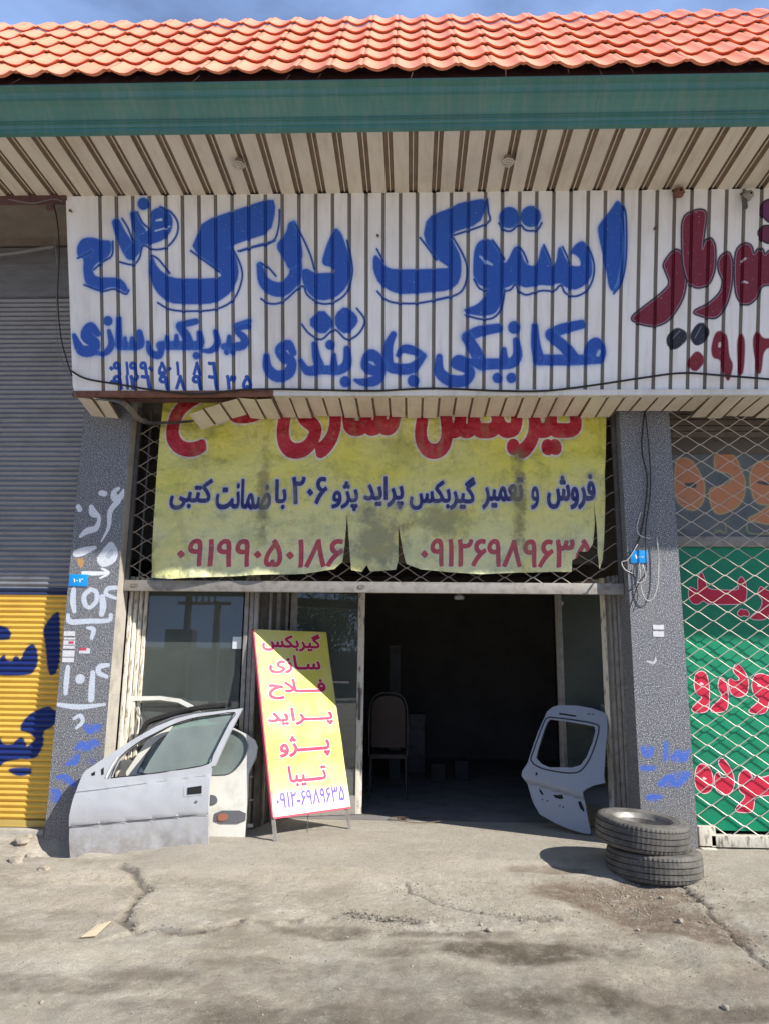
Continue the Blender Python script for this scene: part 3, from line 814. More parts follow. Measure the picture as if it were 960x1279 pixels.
def m_sheet(name, col, stain_shade, paint=None, box=None, amt=.5, top=None):
    b = MB(name, .42).base(col)
    n = b.noise(1.1, 7, .62, vec=b.map((1.5, 1, .5)), lo=.48, hi=.8); b.mix(stain_shade, n, amt)
    n3 = b.noise(2.2, 5, .6, vec=b.map((9, 1, .8)), lo=.5, hi=.85); b.mix(stain_shade, n3, amt * .7)
    if top:
        g = b.axis(2, top[0], top[1]); b.mix(stain_shade, b.mul(g, b.noise(3, 5, lo=.1, hi=.9)), top[2])  # dimmer upper part of the sign put into the colour, broken up by noise
    if paint: b.paint(paint, *box, wear=b.noise(60, 3, .6, lo=.1, hi=.35))
    sp = b.noise(38, 2, lo=.80, hi=.84); b.mix((58, 44, 34), sp, .8)
    b.bump(b.noise(7, 3, lo=0, hi=1), .002)
    return b.done()
M_SIGN = m_sheet('painted_white_ribbed_sheet', (232, 232, 234), (168, 152, 130), IM_SIGN, (SX0, SX1, SZ0, SZ1), .55, (ZB + .2, ZS + .1, .45))
M_GROOVE = m_sheet('darker_sheet_groove', (150, 144, 138), (90, 80, 70), IM_SIGN, (SX0, SX1, SZ0, SZ1), .5)  # darker tone for the groove faces of the sign sheet
M_TRIM = m_sheet('white_trim_sheet', (222, 220, 216), (130, 112, 88), amt=.5)
M_SOF = m_sheet('cream_soffit_sheet', (202, 193, 180), (140, 124, 104), amt=.6)
M_SOFG = simple('darker_soffit_groove', (134, 114, 96), .7, amt=.4)  # darker tone for soffit grooves, backing and bulb sockets
M_RUST = simple('rusty_brown_paint', (124, 84, 66), .7, dirt=(60, 38, 26), amt=.7, scale=9)

b = MB('glazed_orange_metal_tile', .5).base((234, 146, 112))
b.mix((238, 164, 132), b.noise(2.5, 4, lo=.4, hi=.7), .35); b.mix((120, 60, 45), b.noise(40, 2, lo=.76, hi=.80), .5)
oi = b.n.new('ShaderNodeObjectInfo'); rr_ = b.n.new('ShaderNodeMapRange'); rr_.inputs['To Max'].default_value = .38; b.l.new(oi.outputs['Random'], rr_.inputs['Value'])
b.mix((212, 112, 82), rr_.outputs['Result']); b.mix((196, 150, 128), b.noise(5, 7, .7, lo=.5, hi=.72), .4)
b.bump(b.noise(16, 3, lo=0, hi=1), .002); M_TILE = b.done()
b = MB('teal_painted_metal', .42).base((68, 120, 116))
b.mix((120, 132, 124), b.noise(3, 7, .65, vec=b.map((7, 1, .6)), lo=.46, hi=.75), .5); b.mix((28, 84, 84), b.noise(1.5, 4, vec=b.map((2, 1, 1)), lo=.4, hi=.8), .4); M_TEAL = b.done()
b = MB('weathered_grey_shutter', .48, .35).base((134, 136, 142))
b.mix((92, 88, 84), b.noise(3.5, 6, .6, vec=b.map((1, 1, 3)), lo=.45, hi=.8), .5)
zyel = at(40, 744, YSH).z; zblu = at(40, 735, YSH).z
st = b.axis(2, zblu + .004, zblu - .004); b.mix((30, 46, 86), st, .9)
st = b.axis(2, zyel + .004, zyel - .004); b.mix((226, 186, 82), st)
b.mix((190, 140, 60), b.mul(st, b.noise(3, 4, lo=.45, hi=.75)), .4)
b.paint(IM_H, HX0, HX1, HZ0, HZ1)
sb = b.axis(2, at(40, 1022, YSH).z + .003, at(40, 1022, YSH).z - .003); b.mix((150, 140, 96), sb, .55)
M_SHUT = b.done()
M_PLASTER = simple('dull_plaster', (128, 118, 108), .9, amt=.4, scale=3, bump=.002)
M_DARKW = simple('dark_grey_wall', (108, 104, 99), .95, amt=.5, scale=2, bump=.002)  # dark grey wall colour with noise mottling
M_INFL = simple('oily_workshop_floor', (122, 120, 118), .8, amt=.6, scale=3, bump=.001)
M_ALU = simple('scuffed_grey_steel', (150, 146, 138), .5, .2, dirt=(82, 68, 54), amt=.55, scale=14)
M_ALUD = simple('dull_dark_steel', (92, 90, 86), .55, .2, dirt=(50, 42, 36), amt=.5, scale=10)
b = MB('peeling_cream_paint', .6).base((206, 200, 184)); b.mix((96, 76, 58), b.noise(14, 6, .65, vec=b.map((2.5, 2.5, .6)), lo=.52, hi=.62), .75); b.bump(b.noise(20, 4, lo=.4, hi=.7), .001); M_CREAM = b.done()
M_BEAM = simple('dark_red_steel_eave_shade', (96, 66, 64), .7, dirt=(40, 30, 28), amt=.6, scale=8)  # beam steel colour, reused as painted shade under the tile edge
M_WIRE = simple('galvanised_wire', (160, 150, 140), .45, .35, dirt=(112, 84, 62), amt=.6, scale=9, bump=0)
M_BLACKC = simple('black_cable', (24, 24, 26), .55, amt=.2)
M_GREYC = simple('grey_cable', (120, 120, 122), .55, amt=.3)
M_WHITEC = simple('white_cable', (186, 186, 184), .55, amt=.3)
M_CONC = simple('worn_concrete', (168, 162, 150), .9, amt=.45, scale=5, bump=.003)

def m_glass(name, tint, rough=.02, refl=1.0, dust=.10):
    m = bpy.data.materials.new(name); m.use_nodes = True; t = m.node_tree; n = t.nodes; n.clear()
    o = n.new('ShaderNodeOutputMaterial'); tr = n.new('ShaderNodeBsdfTransparent'); gl = n.new('ShaderNodeBsdfGlossy'); fr = n.new('ShaderNodeFresnel'); mx = n.new('ShaderNodeMixShader')
    tr.inputs['Color'].default_value = srgb(tint); gl.inputs['Roughness'].default_value = rough; fr.inputs['IOR'].default_value = 1.6
    k = n.new('ShaderNodeMath'); k.operation = 'MULTIPLY'; k.inputs[1].default_value = refl; k.use_clamp = True
    df = n.new('ShaderNodeBsdfDiffuse'); df.inputs['Color'].default_value = (.36, .42, .38, 1); m2 = n.new('ShaderNodeMixShader')
    ns = n.new('ShaderNodeTexNoise'); ns.inputs['Scale'].default_value = 2.2; ns.inputs['Detail'].default_value = 6
    ge = n.new('ShaderNodeNewGeometry'); t.links.new(ge.outputs['Position'], ns.inputs['Vector'])
    mr = n.new('ShaderNodeMapRange'); mr.inputs['From Min'].default_value = .3; mr.inputs['From Max'].default_value = .75; mr.inputs['To Max'].default_value = dust; mr.inputs['To Min'].default_value = dust * .6
    t.links.new(ns.outputs['Fac'], mr.inputs['Value'])
    t.links.new(fr.outputs[0], k.inputs[0]); t.links.new(k.outputs[0], mx.inputs[0]); t.links.new(tr.outputs[0], mx.inputs[1]); t.links.new(gl.outputs[0], mx.inputs[2])
    t.links.new(mr.outputs[0], m2.inputs[0]); t.links.new(mx.outputs[0], m2.inputs[1]); t.links.new(df.outputs[0], m2.inputs[2]); t.links.new(m2.outputs[0], o.inputs['Surface'])
    return m
M_GLASS = m_glass('dusty_window_glass', (130, 142, 140), .01, 2.0, .20)
M_CGLASS = m_glass('greenish_car_glass', (170, 208, 190), .04, 1.5, .55)

# ================================================================== ground
CR1 = [(150, 1080), (168, 1090), (183, 1112), (160, 1133), (152, 1150), (168, 1162), (200, 1158), (225, 1162), (262, 1158), (300, 1150)]
CR2 = [(508, 1104), (512, 1118), (545, 1132), (585, 1142), (620, 1147), (660, 1152), (700, 1150)]
CR3 = [(852, 1108), (872, 1124), (895, 1150), (925, 1180), (965, 1215)]
CR4 = [(430, 1138), (455, 1143), (485, 1146), (520, 1152)]
def jag(pts, amp):
    out = []
    rr = random.Random(len(pts) * 7)
    q = [atg(*p) for p in pts]
    for a, c in zip(q[:-1], q[1:]):
        n = max(2, int((c - a).length / .05))
        for i in range(n):
            p = a.lerp(c, i / n); out.append((p.x + rr.uniform(-amp, amp), p.y + rr.uniform(-amp, amp)))
    out.append((q[-1].x, q[-1].y)); return np.array(out)
cracks = [(jag(CR1, .018), .030, .032), (jag(CR2, .012), .016, .018), (jag(CR3, .02), .016, .016), (jag(CR4, .015), .03, .014)]
def axisgrid(lo, hi, st, far):
    a = list(np.arange(lo, hi, st)); g = st; x = a[-1]; r_ = []
    while x < far: g *= 1.35; x += g; r_.append(x)
    g = st; x = a[0]; l_ = []
    while x > -far: g *= 1.35; x -= g; l_.append(x)
    return np.array(l_[::-1] + a + r_)
gx = axisgrid(-3.5, 3.5, .017, 300); gy_ = axisgrid(-4.3, 0.9, .017, 300)
XX, YY = np.meshgrid(gx, gy_)
def ss(a, b_, x): t = np.clip((x - a) / (b_ - a), 0, 1); return t * t * (3 - 2 * t)
ZZ = -0.085 * (1 - ss(-1.15, -0.15, YY)) - 0.012 * np.clip(-1.2 - YY, 0, 40)
ZZ += .045 * ss(-2.55, -3.0, XX) * ss(-.35, .05, YY)
ZZ -= .085 * ss(1.65, 2.6, -XX) * np.exp(-((YY + .25) / .3) ** 2)
def vnoise(X, Y, f, seed):
    rg = np.random.RandomState(seed); T = rg.rand(256, 256).astype(np.float32)
    x = X * f + 1000.3; y = Y * f + 1000.7; xi = np.floor(x).astype(int); yi = np.floor(y).astype(int); fx = x - xi; fy = y - yi
    fx = fx * fx * (3 - 2 * fx); fy = fy * fy * (3 - 2 * fy); g = lambda a, c: T[a & 255, c & 255]
    return (g(xi, yi) * (1 - fx) + g(xi + 1, yi) * fx) * (1 - fy) + (g(xi, yi + 1) * (1 - fx) + g(xi + 1, yi + 1) * fx) * fy
def fbm(X, Y, f, o, seed): return sum(vnoise(X, Y, f * 2 ** k, seed + k) * .5 ** k for k in range(o)) / sum(.5 ** k for k in range(o))
pit_ = (fbm(XX, YY, 6, 4, 101) - .5) * .12
ZZ -= .11 * np.exp(-(((XX + 3.02 + pit_) / .22) ** 4 + ((YY + .17 + pit_) / .17) ** 4))
STP = [atg(*p) for p in ((120, 1178), (165, 1163), (262, 1158), (340, 1148), (430, 1140), (520, 1152), (620, 1150), (700, 1150), (750, 1130), (790, 1125))]
sy_ = np.interp(XX, [p.x for p in STP], [p.y for p in STP]) + (fbm(XX, YY, 5, 4, 111) - .5) * .16 + (fbm(XX, YY, 22, 3, 112) - .5) * .05
sd_ = ss(0, .035, sy_ - YY) * ss(STP[0].x - .1, STP[0].x + .15, XX) * (1 - ss(STP[-1].x - .1, STP[-1].x + .2, XX)); edge_ = np.exp(-((sy_ - YY - .01) / .035) ** 2) * ss(STP[0].x, STP[0].x + .2, XX) * (1 - ss(STP[-1].x - .3, STP[-1].x, XX))
ZZ -= .022 * sd_
near = (1 - ss(3.5, 8, np.abs(XX))) * ss(-9, -4.3, YY)
smoothz = ss(-1.0, -.55, YY) * (1 - ss(-.1, .2, -XX - 2.2))       # trowelled concrete apron is smoother
roughz = 1 - .75 * smoothz
inside = ss(.0, .25, YY)
ZZ += (fbm(XX, YY, 1.1, 3, 1) - .5) * .05 * near * roughz * (1 - inside)
ZZ += (fbm(XX, YY, 7, 4, 11) - .5) * .022 * near * roughz * (1 - .8 * inside)
gr = fbm(XX, YY, 30, 3, 21); ZZ += (gr - .5) * .008 * near * (.35 + .65 * roughz) * (1 - .6 * inside)
crk = np.zeros_like(XX)
for P, wd, dp in cracks:
    x0, x1 = P[:, 0].min() - .2, P[:, 0].max() + .2; y0, y1 = P[:, 1].min() - .2, P[:, 1].max() + .2
    ix = np.where((gx > x0) & (gx < x1))[0]; iy = np.where((gy_ > y0) & (gy_ < y1))[0]
    if not len(ix) or not len(iy): continue
    sl = np.s_[iy[0]:iy[-1] + 1, ix[0]:ix[-1] + 1]
    d = np.full(XX[sl].shape, 9.)
    for a, c in zip(P[:-1], P[1:]):
        v = c - a; t = np.clip(((XX[sl] - a[0]) * v[0] + (YY[sl] - a[1]) * v[1]) / max((v * v).sum(), 1e-9), 0, 1)
        d = np.minimum(d, np.hypot(XX[sl] - a[0] - t * v[0], YY[sl] - a[1] - t * v[1]))
    w_ = wd * (.5 + vnoise(XX[sl], YY[sl], 9, 77)); k_ = np.exp(-(d / w_) ** 2)
    ZZ[sl] -= dp * k_; crk[sl] = np.maximum(crk[sl], k_)
def blob(px, py, rx, ry, rot=0, seed=3, sharp=.35):
    p = atg(px, py); dx = XX - p.x; dy = YY - p.y; c_, s_ = math.cos(rot), math.sin(rot)
    u = (dx * c_ + dy * s_) / rx; v = (-dx * s_ + dy * c_) / ry
    return 1 - ss(1 - sharp, 1 + sharp, np.hypot(u, v) + (fbm(XX, YY, 3, 4, seed) - .5) * 1.5)
brown = np.maximum.reduce([blob(775, 1118, .55, .22, -.15), blob(840, 1150, .5, .35, -.3, 9), blob(690, 1086, .4, .08, 0, 5) * .7, blob(900, 1240, .6, .3, 0, 19) * .5])
dark = np.maximum.reduce([blob(640, 1185, .65, .14, 0, 33), blob(400, 1160, .30, .10, 0, 35) * .8, blob(700, 1250, .5, .2, .2, 37) * .9, blob(560, 1165, .3, .06, 0, 39) * .6, blob(370, 1270, .5, .14, 0, 41) * .7, blob(80, 1230, .5, .1, 0, 43) * .5, blob(900, 1265, .4, .1, 0, 45) * .7, blob(480, 1230, .9, .3, 0, 47) * .5, blob(520, 1262, 1.3, .12, 0, 48) * .6, blob(330, 1200, .35, .1, 0, 49) * .5, blob(180, 1215, .3, .08, 0, 50) * .5])
light = np.maximum.reduce([blob(110, 1100, .5, .12, .1, 51), blob(150, 1130, .5, .16, 0, 53) * .7, blob(330, 1245, .6, .1, 0, 55) * .6, blob(860, 1215, .45, .12, 0, 57) * .7, blob(700, 1160, .12, .05, .5, 59), blob(250, 1190, .5, .08, 0, 61) * .5, blob(380, 1095, 1.0, .16, 0, 63) * .6, blob(620, 1080, .7, .14, 0, 65) * .5, blob(60, 1190, .6, .12, 0, 67) * .6])
dark = np.clip(dark * (.35 + 1.1 * fbm(XX, YY, 8, 5, 71)) + .5 * edge_ * vnoise(XX, YY, 14, 72), 0, 1); light = np.clip(light + .8 * np.exp(-((sy_ - YY + .05) / .04) ** 2) * ss(STP[0].x, STP[0].x + .2, XX) * (1 - ss(STP[-1].x - .3, STP[-1].x, XX)) * ss(.45, .6, fbm(XX, YY, 6, 4, 73)), 0, 1); crk = np.maximum(crk, .5 * edge_ * ss(.5, .62, fbm(XX, YY, 9, 3, 74)))
ZZ -= brown * .02
nx, ny = len(gx), len(gy_)
me = bpy.data.meshes.new('ground')
idx = np.arange(nx * ny).reshape(ny, nx)
fa = np.stack([idx[:-1, :-1], idx[:-1, 1:], idx[1:, 1:], idx[1:, :-1]], -1).reshape(-1, 4)
me.vertices.add(nx * ny); me.vertices.foreach_set('co', np.stack([XX, YY, ZZ], -1).astype(np.float32).ravel())
me.loops.add(fa.size); me.loops.foreach_set('vertex_index', fa.ravel().astype(np.int32))
me.polygons.add(len(fa)); me.polygons.foreach_set('loop_start', np.arange(0, fa.size, 4, dtype=np.int32)); me.polygons.foreach_set('loop_total', np.full(len(fa), 4, np.int32))
me.polygons.foreach_set('use_smooth', np.ones(len(fa), bool))
me.update(calc_edges=True)
ca = me.color_attributes.new('soil', 'FLOAT_COLOR', 'POINT')
ca.data.foreach_set('color', np.stack([brown, dark, light, np.clip(crk, 0, 1)], -1).astype(np.float32).ravel())
ca2 = me.color_attributes.new('apron', 'FLOAT_COLOR', 'POINT')
ca2.data.foreach_set('color', np.stack([smoothz, crk, gr, np.ones_like(gr)], -1).astype(np.float32).ravel())
b = MB('dusty_broken_concrete', .95, spec=.2).base((208, 199, 181))
b.mix((172, 161, 143), b.noise(1.1, 12, .74, lo=.44, hi=.60), .8)
b.mix((232, 224, 208), b.noise(1.9, 12, .76, vec=b.map((1, 2.0, 1), (4, 7, 1)), lo=.48, hi=.62), .7)
b.mix((202, 195, 181), b.attr('apron', 0), .6)
b.mix((230, 218, 196), b.mul(b.attr('soil', 2), b.noise(8, 10, .75, lo=.3, hi=.55)), .9)
b.mix((132, 112, 95), b.mul(b.attr('soil', 0), b.noise(11, 10, .75, lo=.28, hi=.52)), .85)
b.mix((112, 102, 88), b.mul(b.attr('soil', 1), b.noise(9, 12, .78, lo=.26, hi=.5)), 1.0)
b.mix((134, 122, 104), b.noise(7, 12, .8, vec=b.map((1, 1.3, 1)), lo=.54, hi=.68), .5)
g1 = b.noise(90, 5, .7, lo=.3, hi=.7); b.mix((126, 115, 99), g1, .42)
g2 = b.noise(150, 3, .7, vec=b.map((1, 1, 1), (9, 2, 4)), lo=.62, hi=.70); b.mix((222, 212, 194), g2, .6)
g3 = b.noise(46, 4, .7, vec=b.map((1, 1, 1), (2, 2, 4)), lo=.66, hi=.74); b.mix((70, 60, 50), g3, .6)
b.mix((70, 62, 54), b.attr('apron', 1), .55)
b.bump(g1, .008); b.bump(g2, .004); b.bump(b.noise(30, 10, .8, lo=.2, hi=.8), .014); b.bump(g3, .003)
me.materials.append(b.done())
ground = link('ground', me); setp(ground, kind='structure')
GZI = {}
def gz(x, y):
    i = int(np.clip(np.searchsorted(gy_, y), 1, ny - 1)); k = int(np.clip(np.searchsorted(gx, x), 1, nx - 1)); return float(ZZ[i, k])

# ================================================================== building
bld = thing('shop_building', (0, .3, 0), 'workshop building with speckled grey granite pillars, deep ribbed canopy and orange tiled roof edge', 'building')
XW0, XW1 = -9.0, 9.0
def pillar(x0, x1, mat_front, z1, side=.26):
    g = G(); g.add([(x0, 0, -.15), (x1, 0, -.15), (x1, 0, z1), (x0, 0, z1)], [(0, 1, 2, 3)])
    g.mi = 1
    g.add([(x0, 0, -.15), (x1, 0, -.15), (x1, 0, z1), (x0, 0, z1), (x0, side, -.15), (x1, side, -.15), (x1, side, z1), (x0, side, z1)], [(1, 5, 6, 2), (4, 0, 3, 7), (5, 4, 7, 6), (3, 2, 6, 7), (0, 4, 5, 1)])
    return g.put('pillar', [mat_front, M_GR if mat_front is M_GRR else M_CONC], bld)
pillar(PL0, PL1, M_GRL, ZSH + .9)['label'] = 'grey speckled granite pillar painted with white numbers beside the yellow shutter'
pillar(PR0, PR1, M_GRR, ZSH + .9, .32)['label'] = 'grey speckled granite pillar with hanging cables and blue paint patches'
ZTOP = ZS + .6
g = G(); g.box(XW0, PL0 - .004, .16, .5, at(40, 312, .16).z, ZTOP); g.put('upper_wall', M_PLASTER, bld)
g = G(); g.box(PL0, XW1, .34, .6, ZSH + .12, ZTOP); g.put('upper_wall', M_PLASTER, bld)
g = G(); g.box(XW0, PL0 - 2.9, .0, .5, -.1, ZTOP); g.put('outer_wall', M_PLASTER, bld)
g = G(); g.box(XW0 - .2, XW1, 8.0, 8.25, -.1, ZTOP + .1); g.put('back_wall', M_DARKW, bld)
IXL, IXR = PL0 + .1, PR1 - .05
g = G(); g.box(IXL - .15, IXL, .27, 8, -.1, ZTOP); g.put('side_wall', M_DARKW, bld)
g = G(); g.box(IXR, IXR + .15, .33, 8, -.1, ZTOP); g.put('side_wall', M_DARKW, bld)
g = G(); g.box(IXL, IXR, 6.0, 6.1, -.1, ZTOP); g.put('inner_wall', M_DARKW, bld)
g = G(); g.box(IXL, IXR, 1.0, 6.0, 3.0, 3.12); g.put('ceiling', M_DARKW, bld)
g = G(); g.add([(IXL, .95, .004), (IXR, .95, .004), (IXR, 6, .012), (IXL, 6, .012), (IXL, .95, -.1), (IXR, .95, -.1), (IXR, 6, -.1), (IXL, 6, -.1)], [(0, 1, 2, 3), (4, 5, 1, 0)]); g.put('workshop_floor', M_INFL, bld)
g = G(); g.box(XW1, XW1 + .2, .0, 8, -.1, ZTOP); g.put('outer_wall', M_PLASTER, bld)
g = G(); g.box(XW0, XW1, .3, 8.1, ZTOP, ZTOP + .15); g.put('roof_slab', M_PLASTER, bld)

# soffit
YF = at(480, 158, -1.72).y
pf = atz(480, 158, ZS); YSF = pf.y
sof = link('soffit', G().box(XW0, XW1, YSF + .02, -.88, ZS + .075, ZS + .10).mesh('soffit', M_SOFG), bld)
PITCH_S = (atz(560, 158, ZS).x - atz(400, 158, ZS).x) / 160 * 32.3
def rib_profile(p, flat, d):
    """(x,h): flat tray then groove with a small centre bead"""
    gw = p - flat
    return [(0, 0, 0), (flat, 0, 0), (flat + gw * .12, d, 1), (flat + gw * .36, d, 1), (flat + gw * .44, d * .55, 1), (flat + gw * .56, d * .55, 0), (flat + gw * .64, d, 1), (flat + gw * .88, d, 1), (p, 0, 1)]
def rib_mesh(name, prof, A, B, X, N, mats, t=.0):
    """extrude profile from A to B (vectors); X = x axis unit, N = inward axis"""
    v = []; f = []; m = []
    for (x, h, k) in prof: v.append(A + X * x + N * h)
    for (x, h, k) in prof: v.append(B + X * x + N * h)
    n = len(prof)
    for i in range(n - 1):
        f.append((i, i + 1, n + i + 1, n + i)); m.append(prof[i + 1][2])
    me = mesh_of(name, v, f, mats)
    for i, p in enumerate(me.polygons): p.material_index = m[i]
    return me
pm = rib_mesh('soffit_panel', rib_profile(PITCH_S, PITCH_S * .62, .028), Vector((0, YSF, 0)), Vector((0, -.9, 0)), Vector((1, 0, 0)), Vector((0, 0, 1)), [M_SOF, M_SOFG])
xg = atz(522, 158, ZS).x
k0 = int((-4.6 - xg) / PITCH_S)
for k in range(k0, k0 + 46):
    link('soffit_panel', pm, sof, (xg + k * PITCH_S, 0, ZS + random.uniform(-.0015, .0015)))
# dark angle beam at the inner edge of the soffit left of the sign, and box behind the sign
g = G(); g.box(XW0, XL - .03, -.93, -.84, ZS - .035, ZS + .06); g.put('edge_beam', M_BEAM, bld)
g = G(); g.box(XW0, XW1, -.86, .16, ZS + .13, ZS + .17); g.put('recess_ceiling', M_PLASTER, bld)

# cornice (teal)
cy0, cz0 = YSF, ZS
ctop = at(480, 98.5, YSF - .24)
prof = [(0.0, -.012), (0.0, .02), (-.012, .024), (-.016, .04), (-.006, .048), (-.012, .062), (-.03, .066), (-.028, .08), (-.02, .086), (-.055, .12), (-.105, .155), (-.15, .175), (-.152, .185), (-.17, .187), (-.172, .20), (-.186, .235), (-.24, .245), (-.24, .262), (-.02, .27), (.05, .262), (.05, -.012)]
sz = (ctop.z - cz0) / .262
g = G(); v = []
for X in (XW0, XW1):
    for (y, z) in prof: v.append((X, cy0 + y, cz0 + z * sz))
n = len(prof); g.add(v, [(i, (i + 1) % n, n + (i + 1) % n, n + i) for i in range(n)] + [tuple(range(n))[::-1], tuple(range(n, 2 * n))])
cor = g.put('cornice', M_TEAL, bld)
for xj in (-5.7, -3.35, -.95, 1.42, 3.8, 6.2):     # lapped joints with rivets
    jj = link('joint_strip', cor.data.copy(), bld); jm = jj.data
    for v_ in jm.vertices:
        v_.co.x = xj + (.02 if v_.co.x > 0 else -.02); v_.co.y -= .003; v_.co.z -= .002
# tiled roof edge
YE, ZE = cy0 - .27, at(480, 91, cy0 - .27).z
TW = 40.0 / F * ((at(480, 91, YE) - CAMP).dot(RM @ Vector((0, 0, -1))))
rt = None
for s_ in np.arange(1.5, 2.5, .01):
    P = Vector((0, YE + s_ * math.cos(R(54)), ZE + s_ * math.sin(R(54))))
    v = RM.transposed() @ (P - CAMP); py = 640 - F * v.y / (-v.z)
    if py < 24: rt = s_; break
rt = rt or 2.0
SLOPE = R(54); NROW = 6; RL = rt / NROW
SD = Vector((0, math.cos(SLOPE), math.sin(SLOPE))); SNN = Vector((0, -math.sin(SLOPE), math.cos(SLOPE)))
roof = link('roof', G().hexa([(XW0, YE + .05, ZE - .03), (XW1, YE + .05, ZE - .03), (XW1, 3.2, ZE - .04), (XW0, 3.2, ZE - .04), (XW0, YE + SD.y * rt + .04, ZE + SD.z * rt - .05), (XW1, YE + SD.y * rt + .04, ZE + SD.z * rt - .05), (XW1, YE + SD.y * rt + .5, ZE + SD.z * rt - .06), (XW0, YE + SD.y * rt + .5, ZE + SD.z * rt - .06)]).mesh('roof', M_BEAM), bld)  # dark colour here stands in for the shadow under the tiles
NPX = 14
def tprof(x):      # x 0..1: broad trough, narrow double-humped ridge at the ends
    d = min(x, 1 - x)
    if d < .06: return .030 - .005 * (1 - d / .06)
    if d < .12: return .030
    return .030 * ((.5 - d) / .38) ** 1.7
xs = [0, .03, .06, .09, .12, .19, .27, .36, .5, .64, .73, .81, .88, .91, .94, .97, 1]
v = []; f = []
lift = .026
for t, e in ((0., 0), (.0, 1), (.08, 1), (.5, .5), (1.03, 0)):
    for x in xs:
        h = tprof(x)
        s_ = t * RL - (.014 if x > .1 and x < .9 else .0) * (1 if t < .1 else 0) + (.03 if (t == 0 and not e) else 0)
        v.append(Vector(((x - .5) * TW, 0, 0)) + SD * s_ + SNN * (h + lift * e * (1 if t or e else 0) + .004))
m_ = len(xs)
for r_ in range(4):
    for i in range(m_ - 1): f.append((r_ * m_ + i, r_ * m_ + i + 1, (r_ + 1) * m_ + i + 1, (r_ + 1) * m_ + i))
tile = mesh_of('roof_tile', v, f, M_TILE, 50)
x0t = at(552, 82, YE).x
ncol = 24
for r_ in range(NROW):
    for k in range(-20, 22):
        o = link('roof_tile', tile, roof, (x0t + k * TW + random.uniform(-.002, .002), YE + SD.y * RL * r_, ZE + SD.z * RL * r_))
        o.rotation_euler = (random.uniform(-.010, .010), random.uniform(-.006, .006), random.uniform(-.006, .006))
# ================================================================== ribbed sign over the two shops
sign = thing('ribbed_signboard', (XL, YB, ZB), 'long white ribbed metal signboard hand-painted with big blue and maroon lettering above the shops', 'signboard')
PF = (fpt(622.5, 360).x - fpt(517.5, 360).x) / 5 / 1.0 * (21.1 / 21.0)
prof = [(0, 0, 0), (PF * .78, 0, 0), (PF * .82, .020, 1), (PF * .87, .020, 1), (PF * .90, .013, 1), (PF * .93, .020, 1), (PF * .97, .020, 1), (PF, 0, 1)]
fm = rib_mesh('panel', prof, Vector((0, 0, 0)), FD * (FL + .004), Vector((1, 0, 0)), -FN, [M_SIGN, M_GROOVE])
xg = fpt(521, 250).x + PF * .1
k0 = int(math.ceil((XL - xg) / PF)); nk = 0
while xg + (k0 + nk) * PF < XL + 8.6:
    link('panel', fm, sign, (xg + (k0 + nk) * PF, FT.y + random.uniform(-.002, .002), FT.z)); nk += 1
xs0 = xg + k0 * PF
# left end return (plain corner sheet) + frame inside
g = G(); nrm = -FN
c0 = FT + Vector((0, 0, 0)); c1 = FT + FD * (FL + .01)
g.hexa([Vector((XL - .012, c1.y, c1.z)), Vector((xs0, c1.y, c1.z)), Vector((xs0, c1.y + .02, c1.z)), Vector((XL - .012, 0, c1.z)), Vector((XL - .04, c0.y, c0.z)), Vector((xs0, c0.y, c0.z)), Vector((xs0, c0.y + .02, c0.z)), Vector((XL - .04, c0.y + .5, c0.z))])
g.put('corner_sheet', M_SIGN, sign)
x340 = at(342, 492, YB).x; XSR = XL + 8.6
g = G(); g.box(XL - .01, x340 - .003, YB - .012, YB + .03, ZB - .055, ZB - .003); g.put('rusty_edge_strip', M_RUST, sign)
g = G(); g.box(x340, XSR, YB - .018, YB + .05, ZB - .052, ZB - .002); g.box(x340, XSR, YB - .028, YB - .012, ZB - .016, ZB - .006); g.put('trim_strip', M_TRIM, sign)
# underside trays
um_prof = [(0, 0, 0), (PF * .86, 0, 0), (PF * .89, .016, 1), (PF * .97, .016, 1), (PF, 0, 1)]
dU = -YB - .02
um = rib_mesh('underside_panel', um_prof, Vector((0, 0, 0)), Vector((0, dU + .07, 0)), Vector((1, 0, 0)), Vector((0, 0, 1)), [M_SOF, M_SOFG])
um2 = rib_mesh('underside_panel', um_prof, Vector((0, 0, 0)), Vector((0, dU - .05, 0)), Vector((1, 0, 0)), Vector((0, 0, 1)), [M_SOF, M_SOFG])
k = 0; xu = at(342, 497, YB).x
while xu + k * PF < XSR:
    x_ = xu + k * PF
    pil = PR0 - .1 < x_ < PR1 + .08
    o = link('underside_panel', um2 if pil else um, sign, (x_, YB + .012, ZB - .055))
    o.rotation_euler = (0 if pil else -.02 * (1 + math.sin(k * 1.7)) - random.uniform(0, .03), random.uniform(-.015, .015), 0); k += 1
tp = [at(x, y, YB + .02) for x, y in ((342, 498), (321, 499), (299, 497), (277, 503), (256, 510), (236, 517))]
for i in range(5):      # trays still joined, sagging where the sheet has torn loose
    a_, c_ = tp[i], tp[i + 1]; ang = math.atan2(a_.z - c_.z, a_.x - c_.x)
    L_ = (a_ - c_).length
    o = link('underside_panel', um if i < 2 else um2, sign, (c_.x, YB + .014 + .004 * i, c_.z - .004))
    o.rotation_euler = (-.03 - .006 * i, -ang, 0); o.scale = (L_ / PF, 1, 1)
    o['label'] = 'bent tray sagging near the torn end'
g = G()
pth = [at(118, 500, YB + .02), at(150, 505, YB + .04), at(175, 528, -.1), at(205, 530, -.06), at(240, 528, -.05)]
for i in range(2):
    o = link('underside_panel', um, sign, (XL + .03 + i * PF * .95, YB + .012, ZB - .058)); o.rotation_euler = (-.05 - .03 * i, .12, .12); o['label'] = 'crumpled tray at the left corner'
gv = smooth_path(pth, 6); vv = []
for q in gv: vv += [q, q + Vector((.02, .05, .045))]
